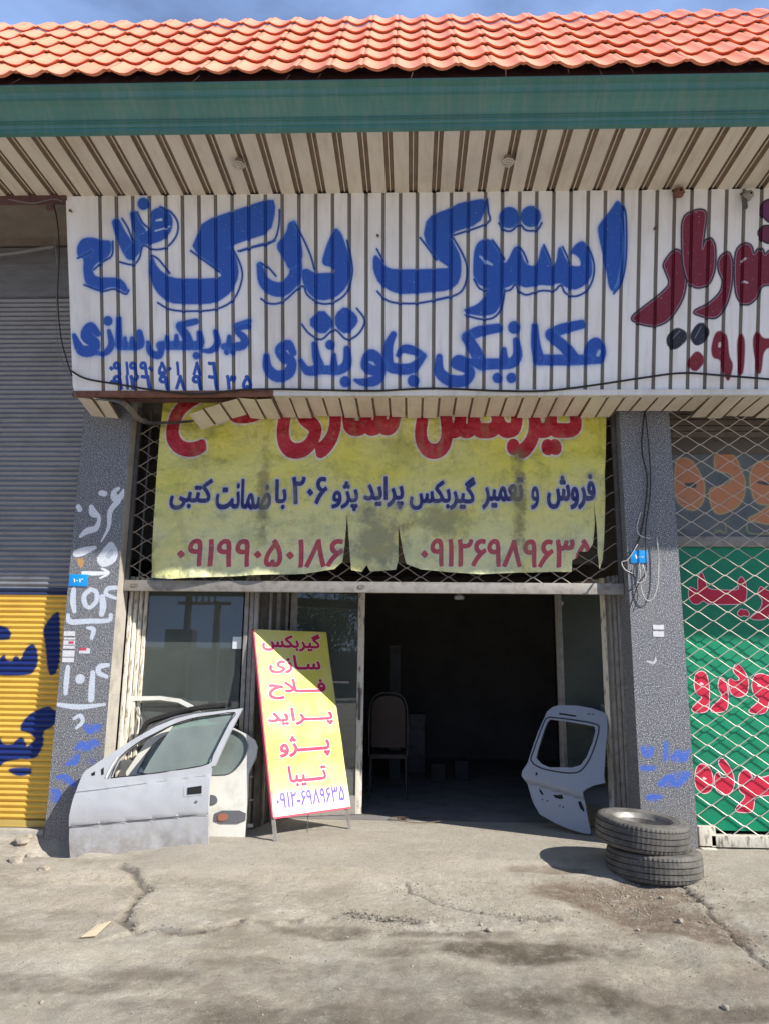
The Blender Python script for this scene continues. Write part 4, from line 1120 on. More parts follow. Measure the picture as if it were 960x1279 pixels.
link('torn_sheet', mesh_of('torn_sheet', vv, [(2 * i, 2 * i + 1, 2 * i + 3, 2 * i + 2) for i in range(len(gv) - 1)], M_ALU), sign)
g = G(); g.box(XL + .02, XSR, -.12, .0 - .01, ZSH + .10, ZSH + .2); g.box(XL + .05, x340 + .2, YB + .08, YB + .13, ZB + .02, ZB + .07)
for xx in np.arange(XL + .3, XSR, 1.3): g.box(xx, xx + .05, YB + .09, 0, ZB + .03, ZB + .08)
g.put('frame', M_BEAM, sign)

# ================================================================== granular details on the facade
# left roller shutter
SLX0, SLX1 = -6.8, PL0 - .004
zt = at(40, 372, YSH).z
shut = thing('roller_shutter', ((SLX0 + SLX1) / 2, YSH, 0), 'tall grey roller shutter with yellow lower part and blue graffiti at the left edge', 'roller shutter')
SP = .0497
nsl = int((zt - .10) / SP)
pr = [(0, 0.0), (-.004, .004), (-.017, .024), (-.017, .030), (-.003, .0497)]
v = [(SLX0 - (SLX0 + SLX1) / 2 + 0, y, z) for y, z in pr] + [(SLX1 - (SLX0 + SLX1) / 2, y, z) for y, z in pr]
sm = mesh_of('slat', v, [(i, len(pr) + i, len(pr) + i + 1, i + 1) for i in range(len(pr) - 1)], M_SHUT, 25)
for i in range(nsl):
    link('slat', sm, shut, ((SLX0 + SLX1) / 2, YSH + random.uniform(-.0012, .0012), .105 + i * SP))
g = G(); g.box(SLX0, SLX1, YSH - .022, YSH + .01, .045, .104); g.box(SLX0, SLX1, YSH - .03, YSH - .022, .05, .06); g.put('bottom_rail', M_SHUT, shut, bevel=.002)
ztt = at(40, 312, YSH).z
g = G(); g.box(SLX0, SLX1, YSH - .035, YSH + .2, .105 + nsl * SP + .002, ztt)
for i in range(5): g.box(SLX0, SLX1, YSH - .043, YSH - .035, .105 + nsl * SP + .05 + i * .075, .105 + nsl * SP + .075 + i * .075)
g.put('housing', M_SHUT, shut)
g = G(); a = at(-30, 322, -.05); c = at(68, 308, -.05); g.tube([a, at(20, 316, -.05), c], .022, 8); o = g.put('awning_bar', M_GREYC, None, 60); setp(o, 'thin grey bar fixed across the top of the grey shutter', 'bar')
# sill under the left shutter
g = G(); g.box(SLX0, PL0 - .02, .02, .30, -.1, .043); o = g.put('shutter_sill', M_CONC, bld, bevel=.008)

# wire grilles: zig-zag strands
def strand(width, per, amp, r, n=5):
    g = G(); pts = []; k = int(width / per * 2) + 2
    for i in range(k):
        x = i * per / 2; s_ = 1 if i % 2 else -1
        pts += [(x - per * .05, 0, s_ * amp), (x + per * .05, 0, s_ * amp)]
        if i < k - 1: pts += [(x + per * .25, 0, 0)]
    g.tube(pts, r, n); return g
def grille(root, x0, x1, z0, z1, Y, per, vper, mat, r=.0048):
    ms = strand(x1 - x0, per, vper / 4 - r * .8, r).mesh('wire', mat, 60)
    nrow = int((z1 - z0) / (vper / 2)); 
    for i in range(nrow):
        fl = i % 2
        o = link('wire', ms, root, (x0 - (per / 2 if fl else 0), Y + (r * .9 if fl else -r * .9), z0 + vper / 4 + i * vper / 2))
YM = .16
MX0, MX1 = PL1 + .005, PR0 - .005
zl0, zl1 = at(460, 741, YM).z, at(460, 727.5, YM).z
gr1 = thing('wire_mesh_grille', ((MX0 + MX1) / 2, YM, zl1), 'diamond wire grille with a steel header bar behind the torn yellow banner', 'grille')
g = G(); g.box(MX0, MX1, YM - .03, YM + .03, zl0, zl1); g.put('header_bar', M_ALU, gr1, bevel=.003)
g = G()
for bx in ((MX0, MX0 + .035, YM - .02, YM + .02), (MX1 - .04, MX1, YM - .02, YM + .02), (MX0 + .11, MX0 + .125, YM + .03, YM + .045)):
    G().box(*bx, zl1, ZSH + .1).put('side_bar', M_ALUD, gr1)
grille(gr1, MX0 + .05, MX1 - .16, zl1 - .03, ZSH + .05, YM, .262, .165, M_WIRE)
for x_ in (at(166, 734, YM).x + .03, at(452, 734, YM).x, at(763, 734, YM).x - .05):
    g = G(); 
    for t_ in range(3): g.tube([(x_ + .03 * math.cos(a), YM - .036, (zl0 + zl1) / 2 + .012 * math.sin(a) + .006 * t_) for a in np.linspace(0, 6.3, 12)], .003, 5)
    g.put('wire_tie', M_WIRE, gr1)
# dark backing behind the grille (interior mezzanine front)
g = G(); g.box(IXL, IXR, .9, .95, 2.55, ZTOP); g.put('mezzanine_front', M_DARKW, bld)

# torn banner
ban_out = [(204, 500), (757, 500), (757, 545), (755, 590), (755, 640), (752, 700), (748, 712), (745, 690), (744, 655), (741, 628), (742, 655), (739, 680), (733, 690), (722, 690), (720, 698), (714, 700), (713, 715), (690, 714), (640, 716), (600, 718), (560, 715), (525, 712), (507, 705), (503, 690), (497, 655), (497, 700), (494, 712), (462, 714), (458, 706), (452, 715), (439, 713), (437, 690), (433.5, 642), (431, 680), (428, 703), (418, 712), (380, 717), (340, 718), (300, 720), (250, 722), (215, 724), (189, 722), (190, 680), (194, 620), (199, 560)]
def pip(x, y, P):
    c = False
    for i in range(len(P)):
        a, q = P[i], P[i - 1]
        if (a[1] > y) != (q[1] > y) and x < (q[0] - a[0]) * (y - a[1]) / (q[1] - a[1]) + a[0]: c = not c
    return c
def dense(P, st):
    o = []
    for i in range(len(P)):
        a = Vector(P[i]); c = Vector(P[(i + 1) % len(P)]); n = max(1, int((c - a).length / st))
        for k in range(n): o.append(tuple(a.lerp(c, k / n)))
    return o
def fill2d(outer, holes, st):
    """triangulate an outline with holes and an inner grid; returns verts2d, tris, boundary loops"""
    loops = [dense(outer, st)] + [dense(h, st) for h in holes]
    vs_ = []; es = []
    for L in loops:
        k = len(vs_); vs_ += L; es += [(k + i, k + (i + 1) % len(L)) for i in range(len(L))]
    xs_ = [p[0] for p in outer]; ys_ = [p[1] for p in outer]; nb = len(vs_)
    bnd = np.array(vs_)
    for x in np.arange(min(xs_) + st / 2, max(xs_), st):
        for y in np.arange(min(ys_) + st / 2, max(ys_), st):
            if pip(x, y, outer) and not any(pip(x, y, h) for h in holes):
                if np.min((bnd[:, 0] - x) ** 2 + (bnd[:, 1] - y) ** 2) > (st * .45) ** 2: vs_.append((x, y))
    r_ = delaunay_2d_cdt([Vector(p) for p in vs_], es, [], 0, 1e-6)
    V, T = r_[0], r_[2]
    out = []
    for t in T:
        cx = sum(V[i].x for i in t) / 3; cy = sum(V[i].y for i in t) / 3
        if pip(cx, cy, outer) and not any(pip(cx, cy, h) for h in holes): 
            a, b_, c = V[t[0]], V[t[1]], V[t[2]]
            out.append(tuple(t) if (b_ - a).cross(c - a) > 0 else (t[0], t[2], t[1]))
    return V, out
def solid(name, outer, holes, fr, st, mat, depth=None, thick=.03, smooth=35):
    """curved sheet with thickness in the frame (origin,u,v,n); depth(u,v) pushes towards n"""
    O, U, Vv, N = fr
    V, T = fill2d(outer, holes, st)
    dfn = depth or (lambda u, v: 0)
    cnt = {}
    for t in T:
        for a, c in ((t[0], t[1]), (t[1], t[2]), (t[2], t[0])): cnt[(a, c)] = 1
    bd = [(a, c) for (a, c) in cnt if (c, a) not in cnt]
    fv = [O + U * p.x + Vv * p.y + N * dfn(p.x, p.y) for p in V]
    bv = [O + U * p.x + Vv * p.y + N * (dfn(p.x, p.y) - thick) for p in V]
    n = len(V)
    f = [t for t in T] + [(t[0] + n, t[2] + n, t[1] + n) for t in T] + [(a, a + n, c + n, c) for a, c in bd]
    me = mesh_of(name, fv + bv, f, mat, smooth)
    bm = bmesh.new(); bm.from_mesh(me)
    bmesh.ops.delete(bm, geom=[v_ for v_ in bm.verts if not v_.link_faces], context='VERTS')
    bmesh.ops.recalc_face_normals(bm, faces=bm.faces); bm.to_mesh(me); bm.free(); me.update()
    return me
BFR = (Vector((0, YBAN, 0)), Vector((1, 0, 0)), Vector((0, 0, 1)), Vector((0, -1, 0)))
bo = [(at(x, y, YBAN).x, at(x, y, YBAN).z) for x, y in ban_out]
def ripple(u, v):
    b_ = max(0, (BZ0 + .75 - v)); 
    return .012 * math.sin(u * 5 + v * 2.2) + .006 * math.sin(u * 13 - v * 5) + .03 * b_ * math.sin(u * 8.3 + 1) + .012 * noise.noise(Vector((u * 3, v * 4, 2))) * 2 + (.05 * max(0, BZ0 + .10 - v) * 4)
b = MB('faded_yellow_vinyl', .5).base((206, 198, 78))
gy2 = b.axis(2, at(470, 590, YBAN).z, at(470, 690, YBAN).z)
b.mix((204, 205, 160), b.mul(gy2, b.noise(1.6, 5, lo=.1, hi=.5)), .95)
b.mix((208, 208, 158), b.noise(1.1, 6, .6, vec=b.map((1, 1, 1.4), (2, 0, 5)), lo=.42, hi=.7), .6)
b.paint(IM_BAN, BX0, BX1, BZ0, BZ1, wear=b.noise(24, 6, .65, lo=.15, hi=.36))
b.mix((138, 134, 92), b.noise(2.6, 9, .72, vec=b.map((2.4, 1, .9), (5, 1, 2)), lo=.52, hi=.70), .5)
b.mix((120, 112, 84), b.noise(6, 10, .78, lo=.54, hi=.68), .45)
def patchm(px, py, rx, rz):     # soft round mask on the banner
    p = at(px, py, YBAN); s = b.n.new('ShaderNodeVectorMath'); s.operation = 'SUBTRACT'; s.inputs[1].default_value = p; b.l.new(b.pos, s.inputs[0])
    mm = b.map((1 / rx, 0, 1 / rz), src=s.outputs[0]); le = b.n.new('ShaderNodeVectorMath'); le.operation = 'LENGTH'; b.l.new(mm, le.inputs[0])
    ad = b.mul(le.outputs['Value'], b.mul(b.noise(7, 8, .7, lo=.3, hi=.7), 1.1), 'ADD')
    r_ = b.n.new('ShaderNodeMapRange'); r_.inputs['From Min'].default_value = 1.55; r_.inputs['From Max'].default_value = .95; b.l.new(ad, r_.inputs['Value']); return r_.outputs['Result']
b.mix((124, 121, 98), patchm(470, 672, .34, .42), .75); b.mix((106, 104, 74), patchm(548, 650, .34, .2), .6); b.mix((112, 106, 66), patchm(648, 618, .09, .62), .75); b.mix((112, 108, 70), patchm(330, 618, .07, .55), .7); b.mix((120, 118, 80), patchm(500, 560, .2, .2), .35)
b.bump(b.noise(6, 5, .6, lo=0, hi=1), .045); b.bump(b.noise(2.4, 3, .5, vec=b.map((1, 1, .5)), lo=0, hi=1), .09); b.bump(b.noise(1.6, 2, .4, vec=b.map((3, 1, 3.2), (1, 0, 2)), lo=0, hi=1), .06)
# opaque vinyl, no light passes through
M_BAN = b.done()
o = link('torn_banner', solid('torn_banner', bo, [], BFR, .035, M_BAN, ripple, .002, 80)); setp(o, 'torn yellow vinyl banner with red and navy lettering hanging over the workshop entrance', 'banner')

# ================================================================== shopfront
YW = .42
zg0, zg1 = at(240, 741, YW).z + .02, 0
shopf = thing('shop_window', (at(240, 900, YW).x, YW, 0), 'dusty shop window with pale peeling frame behind the leaning car doors', 'window')
xa, xb = at(186, 760, YW).x, at(304, 760, YW).x
g = G(); g.box(xa, xb, YW - .004, YW + .004, .55, zl1 + .2); g.put('pane', M_GLASS, shopf)
g = G(); g.box(xa, xb, YW - .02, YW + .02, .0, .545); g.put('lower_panel', M_ALUD, shopf)
jx0 = PL1 + .012
g = G()
n = 4; 
for i in range(n):
    t0, t1 = i / n, (i + .8) / n
    xA = jx0 + (xa - jx0) * t0; xB = jx0 + (xa - jx0) * t1; yA = .27 + (YW - .27) * t0; 
    g.box(xA, xB, yA, yA + .06, -.02, zl1 + .05)
g.put('jamb', M_CREAM, shopf, bevel=.004)
g = G(); g.box(xa, xb, YW - .03, YW + .03, zl1 + .2, zl1 + .3); g.put('head_rail', M_ALU, shopf)
# mullion cluster between window and door
m0 = at(305, 800, YW).x; m1 = at(323, 800, YW).x
g = G(); w3 = (m1 - m0) / 3
for i in range(3): g.box(m0 + i * w3, m0 + (i + .84) * w3, YW - .045 + .012 * (i % 2), YW + .05, -.02, zl1 + .1)
g.put('mullion', M_ALU, shopf, bevel=.003)
hA = Vector((at(331, 900, .62).x, .62, 0)); hB = Vector((at(353, 900, .98).x, .98, 0))
g = G(); g.bar(Vector((m1, YW + .03, 1.2)), Vector((hA.x, hA.y, 1.2)), .03, 2.4 + .1); g.put('side_sheet', M_ALUD, shopf)
g = G()
for t in (0, .5, 1):
    p = hA.lerp(hB, t); g.box(p.x - .03, p.x + .025, p.y - .03, p.y + .03, -.02, zl1 + .1)
g.put('mullion', M_ALU, shopf, bevel=.003)
g = G(); g.bar(Vector((hA.x, hA.y + .03, 1.25)), Vector((hB.x, hB.y, 1.25)), .012, 2.5); g.put('side_sheet', M_ALUD, shopf)
def leaf(name, p0, p1, label, flip=1):
    t = thing(name, (p0 + p1) / 2, label, 'door')
    z1 = zl1 + .1; u = (p1 - p0).normalized(); sw = .07
    def post(p, w, m): 
        g = G(); q = p; g.bar(Vector((q.x, q.y, .01)), Vector((q.x, q.y, z1)), w, .045, up=Vector((-u.y, u.x, 0))); return g.put('stile', m, t, bevel=.004)
    post(p0 + u * sw / 2, sw, M_ALU); post(p1 - u * sw / 2, sw, M_CREAM)
    g = G(); g.bar(p0 + u * sw + Vector((0, 0, .10)), p1 - u * sw + Vector((0, 0, .10)), .04, .18); g.put('bottom_rail', M_ALU, t)
    g = G(); g.bar(p0 + u * sw + Vector((0, 0, z1 - .05)), p1 - u * sw + Vector((0, 0, z1 - .05)), .04, .09); g.put('top_rail', M_ALU, t)
    g = G(); g.bar(p0 + u * sw + Vector((0, 0, 1.19 + .02)), p1 - u * sw + Vector((0, 0, 1.19 + .02)), .006, z1 - .3); g.put('pane', M_GLASS, t)
    return t, u, sw
d0 = Vector((at(358, 900, 1.0).x, 1.0, 0)); d1 = Vector((at(453, 900, 1.22).x, 1.22, 0))
t, u, sw = leaf('glass_door', d0, d1, 'grey framed glass door leaf beside the dark entrance, behind the yellow standing sign')
zc = at(447, 880, 1.2).z
g = G(); q = d1 - u * sw / 2 + Vector((0, -.03, 0)); g.box(q.x - .012, q.x + .012, q.y - .012, q.y + .004, zc - .16, zc + .16); g.put('handle', M_ALUD, t)
g = G(); a_ = at(390, 852, 1.08); g.bar(a_ + Vector((0, 0, 0)), at(436, 853, 1.16), .02, .02); g.put('push_bar', M_ALU, t)
e0 = Vector((at(699, 900, 1.22).x, 1.22, 0)); e1 = Vector((at(764, 900, .55).x, .55, 0))
leaf('glass_door', e0, e1, 'narrow glass door leaf at the right of the entrance behind the tailgate')
g = G(); xr0 = at(766, 900, .42).x; xr1 = PR0 + .01; n = 3
for i in range(n): g.box(xr0 + (xr1 - xr0) * i / n, xr0 + (xr1 - xr0) * (i + .86) / n, .40 - .01 * (i % 2) - .04 * i, .47, -.02, zl1 + .1)
jr = thing('door_jamb', ((xr0 + xr1) / 2, .43, 0), 'ribbed grey steel door jamb against the right granite pillar', 'door jamb'); g.put('post', M_ALU, jr, bevel=.004)
o = link('paper_notice', G().box(at(291, 797, YW - .01).x, at(302, 797, YW - .01).x, YW - .010, YW - .008, at(296, 811, YW).z, at(296, 796, YW).z).mesh('paper_notice', simple('white_paper', (200, 204, 206), .8, amt=.1))); setp(o, 'small blank white paper stuck on the dusty shop window', 'paper')

# ================================================================== right shop behind the second grille
rx0, rx1 = PR1 + .002, PR1 + 4.0
b = MB('green_board_paint', .45).base((0, 134, 94)); b.mix((6, 98, 80), b.noise(2.5, 6, .6, lo=.4, hi=.75), .6); b.paint(IM_G, GX0, GX1, GZ0, GZ1); b.bump(b.noise(4, 4, lo=0, hi=1), .01); M_GRN = b.done()
b = MB('orange_lettered_glass', .25).base((104, 108, 106)); b.mix((66, 72, 76), b.noise(3, 6, .6, lo=.35, hi=.7), .8); b.paint(IM_G, GX0, GX1, GZ0, GZ1, wear=b.noise(20, 5, lo=.15, hi=.4)); M_OGL = b.done()
rs = thing('neighbour_shopfront', ((rx0 + rx1) / 2, YGB, 0), 'green shopfront board with red lettering under an orange lettered window at the right edge', 'shopfront')
zw0, zw1 = at(900, 671, YGB).z, at(900, 568, YGB).z; zgt = at(900, 684, YGB).z; zgb = at(900, 1038, YGB).z
link('green_board', G().box(rx0, rx1, YGB, YGB + .02, max(.02, zgb), zgt).mesh('green_board', M_GRN), rs)
link('window_pane', G().box(rx0, rx1, YGB, YGB + .01, zw0, zw1).mesh('window_pane', M_OGL), rs)
link('rail', G().box(rx0, rx1, YGB - .03, YGB + .03, zgt + .002, zw0 - .002).mesh('rail', M_ALU, bevel=.003), rs)
link('lintel', G().box(rx0, rx1, YGB - .01, YGB + .1, zw1 + .002, ZTOP).mesh('lintel', M_DARKW), rs)
g = G(); zz = at(900, 546, .34).z
for i in range(9): g.box(rx0, rx1, .33 + .012 * (i % 2), .38, zz + i * .06, zz + i * .06 + .05)
link('shutter_box', g.mesh('shutter_box', simple('brown_grey_sheet', (112, 100, 90), .6, amt=.5)), rs)
link('sill', G().box(rx0, rx1, -.02, .5, -.1, .0 + .0).mesh('sill', M_CONC, bevel=.006), rs)
gr2 = thing('wire_mesh_grille', ((rx0 + rx1) / 2, .06, 0), 'tall diamond wire grille gate closed in front of the green board', 'grille')
grille(gr2, rx0 + .02, rx1, at(900, 1046, .06).z + .005, ZSH + .25, .06, .268, .166, simple('bright_galvanised_wire', (190, 182, 172), .4, .2, dirt=(140, 104, 84), amt=.5, scale=9, bump=0), .0040)
zb0, zb1 = at(920, 1062, .05).z, at(920, 1044, .05).z
g = G(); g.box(rx0 + .12, rx1, .02, .10, zb0 + .022, zb1); g.put('bottom_rail', M_CREAM, gr2, bevel=.004)
g = G(); g.box(rx0 + .02, rx0 + .16, .02, .09, zb0 + .03, zb1 + .07); g.box(rx0 + .02, rx0 + .15, -.03, .09, zb0 - .01, zb0 + .016); g.put('lock_foot', M_CREAM, gr2, bevel=.004)

# ================================================================== plaques, stickers, cables
M_PLQ = simple('blue_enamel', (14, 140, 214), .35, amt=.08)
def plaque(px0, px1, py0, py1, txt, label):
    a = at(px0, py0, -.004); c = at(px1, py1, -.004)
    t = thing('address_plaque', ((a.x + c.x) / 2, -.006, c.z), label, 'plaque')
    link('plate', G().box(a.x, c.x, -.008, -.002, c.z, a.z).mesh('plate', M_PLQ, bevel=.0015), t)
    v, tr = glyph_mesh(txt, .02, 0); mn = v.min(0); mx = v.max(0); w = (c.x - a.x); h = a.z - c.z
    vv = [(a.x + w * (.24 + .52 * (p[0] - mn[0]) / (mx[0] - mn[0])), -.0095, c.z + h * (.34 + .32 * (p[1] - mn[1]) / (mx[1] - mn[1]))) for p in v]
    link('number', mesh_of('number', vv, [tuple(q) for q in tr], simple('plaque_white', (225, 230, 235), .5, amt=.05)), t)
plaque(87, 109, 718, 733, '۱۰۲', 'small blue number plaque on the left pillar under the white arrow')
plaque(786.5, 809, 688, 704, '۱۰۰', 'small blue number plaque on the right pillar among loose cables')
M_STK = simple('white_sticker', (205, 206, 210), .6, amt=.25, scale=30); M_STR = simple('red_print', (190, 60, 84), .6, amt=.2)
def stk(a, c, label, red=None, name='sticker'):
    p = at(a[0], a[1], -.003); q = at(c[0], c[1], -.003)
    t = thing(name, ((p.x + q.x) / 2, -.003, q.z), label, 'sticker')
    link('paper', G().box(p.x, q.x, -.0035, -.0015, q.z, p.z).mesh('paper', M_STK), t)
    if red: 
        p = at(red[0], red[1], -.003); q = at(red[2], red[3], -.003); link('print', G().box(p.x, q.x, -.0055, -.004, q.z, p.z).mesh('print', M_STR), t)
stk((80, 789), (93.5, 795), 'small white sticker at the top of the stack on the left pillar')
for i, (y0, y1, lb, rd) in enumerate(((797, 799.5, 'narrow white sticker strip under the topmost sticker of the left pillar', None), (800.5, 806, 'white sticker with red print on the left pillar', (86, 801.5, 92, 804.5)), (807, 811, 'thin white sticker below the red-printed one on the left pillar', None), (813, 821, 'larger blank white sticker on the left pillar', None), (822, 828, 'lowest white sticker of the stack on the left pillar', None))):
    stk((80 - i * .5, y0), (94 - i * .5, y1), lb, rd)
stk((99, 810), (112, 817), 'pink and white sticker alone beside the sticker stack on the left pillar', (99, 810, 108, 813))
stk((815, 781), (829, 787), 'upper of two small white stickers on the right pillar'); stk((815, 789), (829, 796), 'lower of two small white stickers on the right pillar')

def cable(name, pts, r, mat, label, cat='cable', sm=6, group=None):
    o = G().tube(smooth_path(pts, sm), r, 6).put(name, mat, None, 60); setp(o, label, cat, group); return o
def P3(L, Y): return [at(x, y, Y if not isinstance(Y, (list, tuple)) else Y[i]) for i, (x, y) in enumerate(L)]
YC = YB - .04
def sgn(L, off=.02): return [fpt(x, y) + FN * off for x, y in L]
cable('cable', sgn([(91, 464), (110, 474), (150, 481), (200, 489), (250, 493), (300, 488), (350, 487), (400, 488), (470, 489), (540, 486), (620, 489), (680, 489), (740, 482), (800, 473), (850, 467), (900, 470), (1000, 478)], .035), .0095, M_BLACKC, 'long black cable sagging along the bottom edge of the ribbed signboard')
cable('cable', P3([(66, 250), (72, 280), (74, 320), (72, 370), (76, 420), (84, 452), (90, 470)], -.7), .006, M_BLACKC, 'dark cable hanging down from the canopy beam left of the signboard')
cable('cable', P3([(68, 300), (72, 340), (70, 400), (74, 440), (86, 470), (96, 500)], -.66), .004, M_GREYC, 'grey cable twisted beside the dark one left of the signboard')
cable('cable', P3([(10, 249), (40, 254), (66, 249), (78, 252)], -.95), .004, M_GREYC, 'thin pale cable looped along the dark canopy beam')
g = G(); p = at(62, 258, -.96); g.box(p.x - .025, p.x + .025, p.y - .02, p.y + .02, p.z - .03, p.z + .03); o = g.put('junction_box', M_BEAM, None, bevel=.003); setp(o, 'tiny dark junction box hanging below the canopy beam', 'junction box')
yc = -.03
cable('cable', P3([(805, 512), (801, 560), (808, 600), (803, 650), (795, 680), (781, 700), (779, 710), (788, 718)], yc), .0065, M_BLACKC, 'black cable running down the right pillar to the blue plaque')
cable('cable', P3([(805, 512), (810, 560), (812, 610), (806, 660), (806, 690), (806, 715), (797, 730), (786, 760)], yc - .01), .0055, M_BLACKC, 'second black cable hanging down the middle of the right pillar')
cable('cable', P3([(800, 640), (795, 660), (800, 670), (812, 673)], yc - .01), .005, M_WHITEC, 'short white cable end curling above the right blue plaque')
cable('cable', P3([(796, 680), (790, 690), (783, 700), (776, 703), (780, 712), (790, 717)], yc - .01), .0045, M_WHITEC, 'white cable looping left of the right blue plaque')
cable('cable', P3([(820, 672), (822, 700), (821, 730), (815, 748), (807, 750), (801, 738), (799, 718), (798, 704)], yc - .005), .0045, M_WHITEC, 'long white cable loop hanging below the right blue plaque')
cable('cable', P3([(802, 705), (806, 720), (801, 728), (795, 728)], yc - .012), .0045, M_WHITEC, 'small white cable hook just under the right blue plaque')
cable('cable', P3([(792, 706), (791, 722), (796, 745), (790, 765)], yc - .006), .004, M_BLACKC, 'thin black cable dangling under the right blue plaque')

# bulbs in the soffit, floodlights on the sign
for i, (px, py) in enumerate(((298.5, 203), (634, 199.5))):
    p = atz(px, py, ZS - .03)
    t = thing('spiral_bulb', (p.x, p.y, ZS), ('left' if i == 0 else 'right') + ' of the two spiral bulbs hanging from the ribbed canopy soffit', 'light bulb')
    g = G(); g.lathe([(0, ZS + .0), (.03, ZS), (.036, ZS - .02), (.03, ZS - .04), (0, ZS - .04)], 14, Matrix.Translation((p.x, p.y, 0))); g.put('socket', M_SOFG, t, 40)
    g = G(); g.tube([(p.x + (.056 - .0011 * k) * math.cos(k * .6), p.y + (.056 - .0011 * k) * math.sin(k * .6), ZS - .045 - .0012 * k) for k in range(44)], .0075, 6); g.put('spiral_tube', simple('dusty_bulb_glass', (190, 180, 165), .4, amt=.4), t, 60)
for i, (px, py) in enumerate(((845, 243), (930, 247))):
    p = fpt(px, py) + FN * .05
    t = thing('floodlight', p, 'rusty little floodlight at the top of the sign, ' + ('beside the blue lettering' if i == 0 else 'nearer the right edge'), 'floodlight')
    Mx = Matrix.Translation(p) @ Matrix.Rotation(R(100), 4, 'X') @ Matrix.Rotation(R(10 * i), 4, 'Y')
    g = G(); g.lathe([(.012, .05), (.03, .045), (.045, .0), (.048, -.01), (.04, -.004), (.02, .03), (0, .034)], 16, Mx); g.put('reflector', M_ALU if i else M_RUST, t, 40)
    g = G(); g.tube([p + Vector((-.05, 0, 0)), p + Vector((-.045, .03, .04)), p + Vector((0, .05, .06)), p + Vector((.045, .03, .04)), p + Vector((.05, 0, 0))], .006, 5); g.put('bracket', M_RUST, t)
    if i == 1:
        g = G(); g.box(p.x - .045, p.x - .01, p.y - .01, p.y + .02, p.z - .12, p.z + .03); g.put('ballast_box', M_ALUD, t)
# screw stubs on the sign
for (x, y, lb) in ((90, 265, 'rusty bolt at the top left corner of the signboard'), (472, 296, 'dark screw stub between the blue words of the signboard'), (816, 287, 'short screw stub left of the maroon lettering')):
    p = fpt(x, y) + FN * .005; g = G(); g.tube([p, p + FN * .035], .007, 6); g.tube([p + FN * .028, p + FN * .040], .014, 6); o = g.put('bolt', M_RUST); setp(o, lb, 'bolt')

# ================================================================== standing sign
sd = thing('standing_sign', SO, 'yellow A-frame pavement sign with pink lettering standing before the glass door', 'standing sign')
def SP3(u_, v_, n_=0): return SO + SU * u_ + SV * v_ + SN * n_
b = MB('yellow_print_sheet', .5).base((206, 198, 84))
uvz = b.axis(1, .0, 1.0, src=b.tc.outputs['UV']); b.mix((216, 212, 156), b.noise(2.4, 5, .6, vec=b.map((1, 1, 1), (7, 1, 2)), lo=.42, hi=.66), .55)
b.mix((240, 235, 215), b.axis(1, .14, .02, src=b.tc.outputs['UV']), .75)
b.paint(IM_ST, 0, 1, 0, 1, uv=True); b.mix((140, 126, 90), b.noise(12, 6, lo=.6, hi=.8), .25); b.bump(b.noise(5, 4, lo=0, hi=1), .012)
M_ST = b.done()
nu, nv = 12, 28; v = []; f = []; uv = []
for jv in range(nv + 1):
    for iu in range(nu + 1):
        a_, c_ = iu / nu, jv / nv
        v.append(SP3(su0 + (su1 - su0) * a_, sv0 + (sv1 - sv0) * c_, .012 + .004 * math.sin(a_ * 5 + c_ * 9) + .003 * math.sin(c_ * 21))); uv.append((a_, c_))
for jv in range(nv):
    for iu in range(nu): k = jv * (nu + 1) + iu; f.append((k, k + 1, k + nu + 2, k + nu + 1))
me = mesh_of('printed_sheet', v, f, M_ST, 80)
ul = me.uv_layers.new(name='UVMap')
for lp in me.loops: ul.data[lp.index].uv = uv[lp.vertex_index]
link('printed_sheet', me, sd)
M_PINKE = simple('pink_folded_edge', (196, 60, 88), .6, amt=.3)
g = G(); g.bar(SP3(su0 - .006, sv0), SP3(su0 - .006, sv1), .014, .03, up=SN); g.bar(SP3(su0, sv0 - .008), SP3(su1, sv0 - .008), .016, .03, up=SN); g.put('sheet_edge', M_PINKE, sd)
g = G(); g.bar(SP3(su1 - .005, sv0, -.006), SP3(su1 - .005, sv1, -.006), .03, .02, up=SN); g.bar(SP3(su0 + .01, sv1 - .01, -.006), SP3(su1, sv1 - .01, -.006), .02, .02, up=SN); g.put('frame', M_ALU, sd)
for s_ in (0, 1):
    uu = su0 + .012 if s_ == 0 else su1 - .03
    p = SP3(uu, sv0 - .0, -.01); q = SP3(uu, 0, -.01); q = p + (p - SP3(uu, sv1, -.01)).normalized() * ((p.z - gz(q.x, q.y) + .0) / math.cos(R(16)))
    link('leg', G().bar(p, q, .03, .03).mesh('leg', M_ALU), sd)
    pt = SP3(uu + (.02 if s_ == 0 else -.0), sv1, -.03); bk = Vector((pt.x - SN.x * .22, pt.y - SN.y * .22, 0)); bk.z = gz(bk.x, min(bk.y, .8))
    link('leg', G().bar(pt, bk, .02, .02).mesh('leg', M_ALUD), sd)
p = SP3((su0 + su1) / 2 - .02, sv0 + .02, -.04)
g = G(); n = 9
for i in range(n):
    z = p.z - .022 * i; g.tube([(p.x + .007 * math.cos(a), p.y + (.007 * math.sin(a) if i % 2 else 0), z + .013 * math.sin(a) * (1)) if i % 2 == 0 else (p.x, p.y + .007 * math.cos(a), z + .013 * math.sin(a)) for a in np.linspace(0, 5.5, 7)], .0022, 4, closed=True)
g.put('chain', M_ALUD, sd)

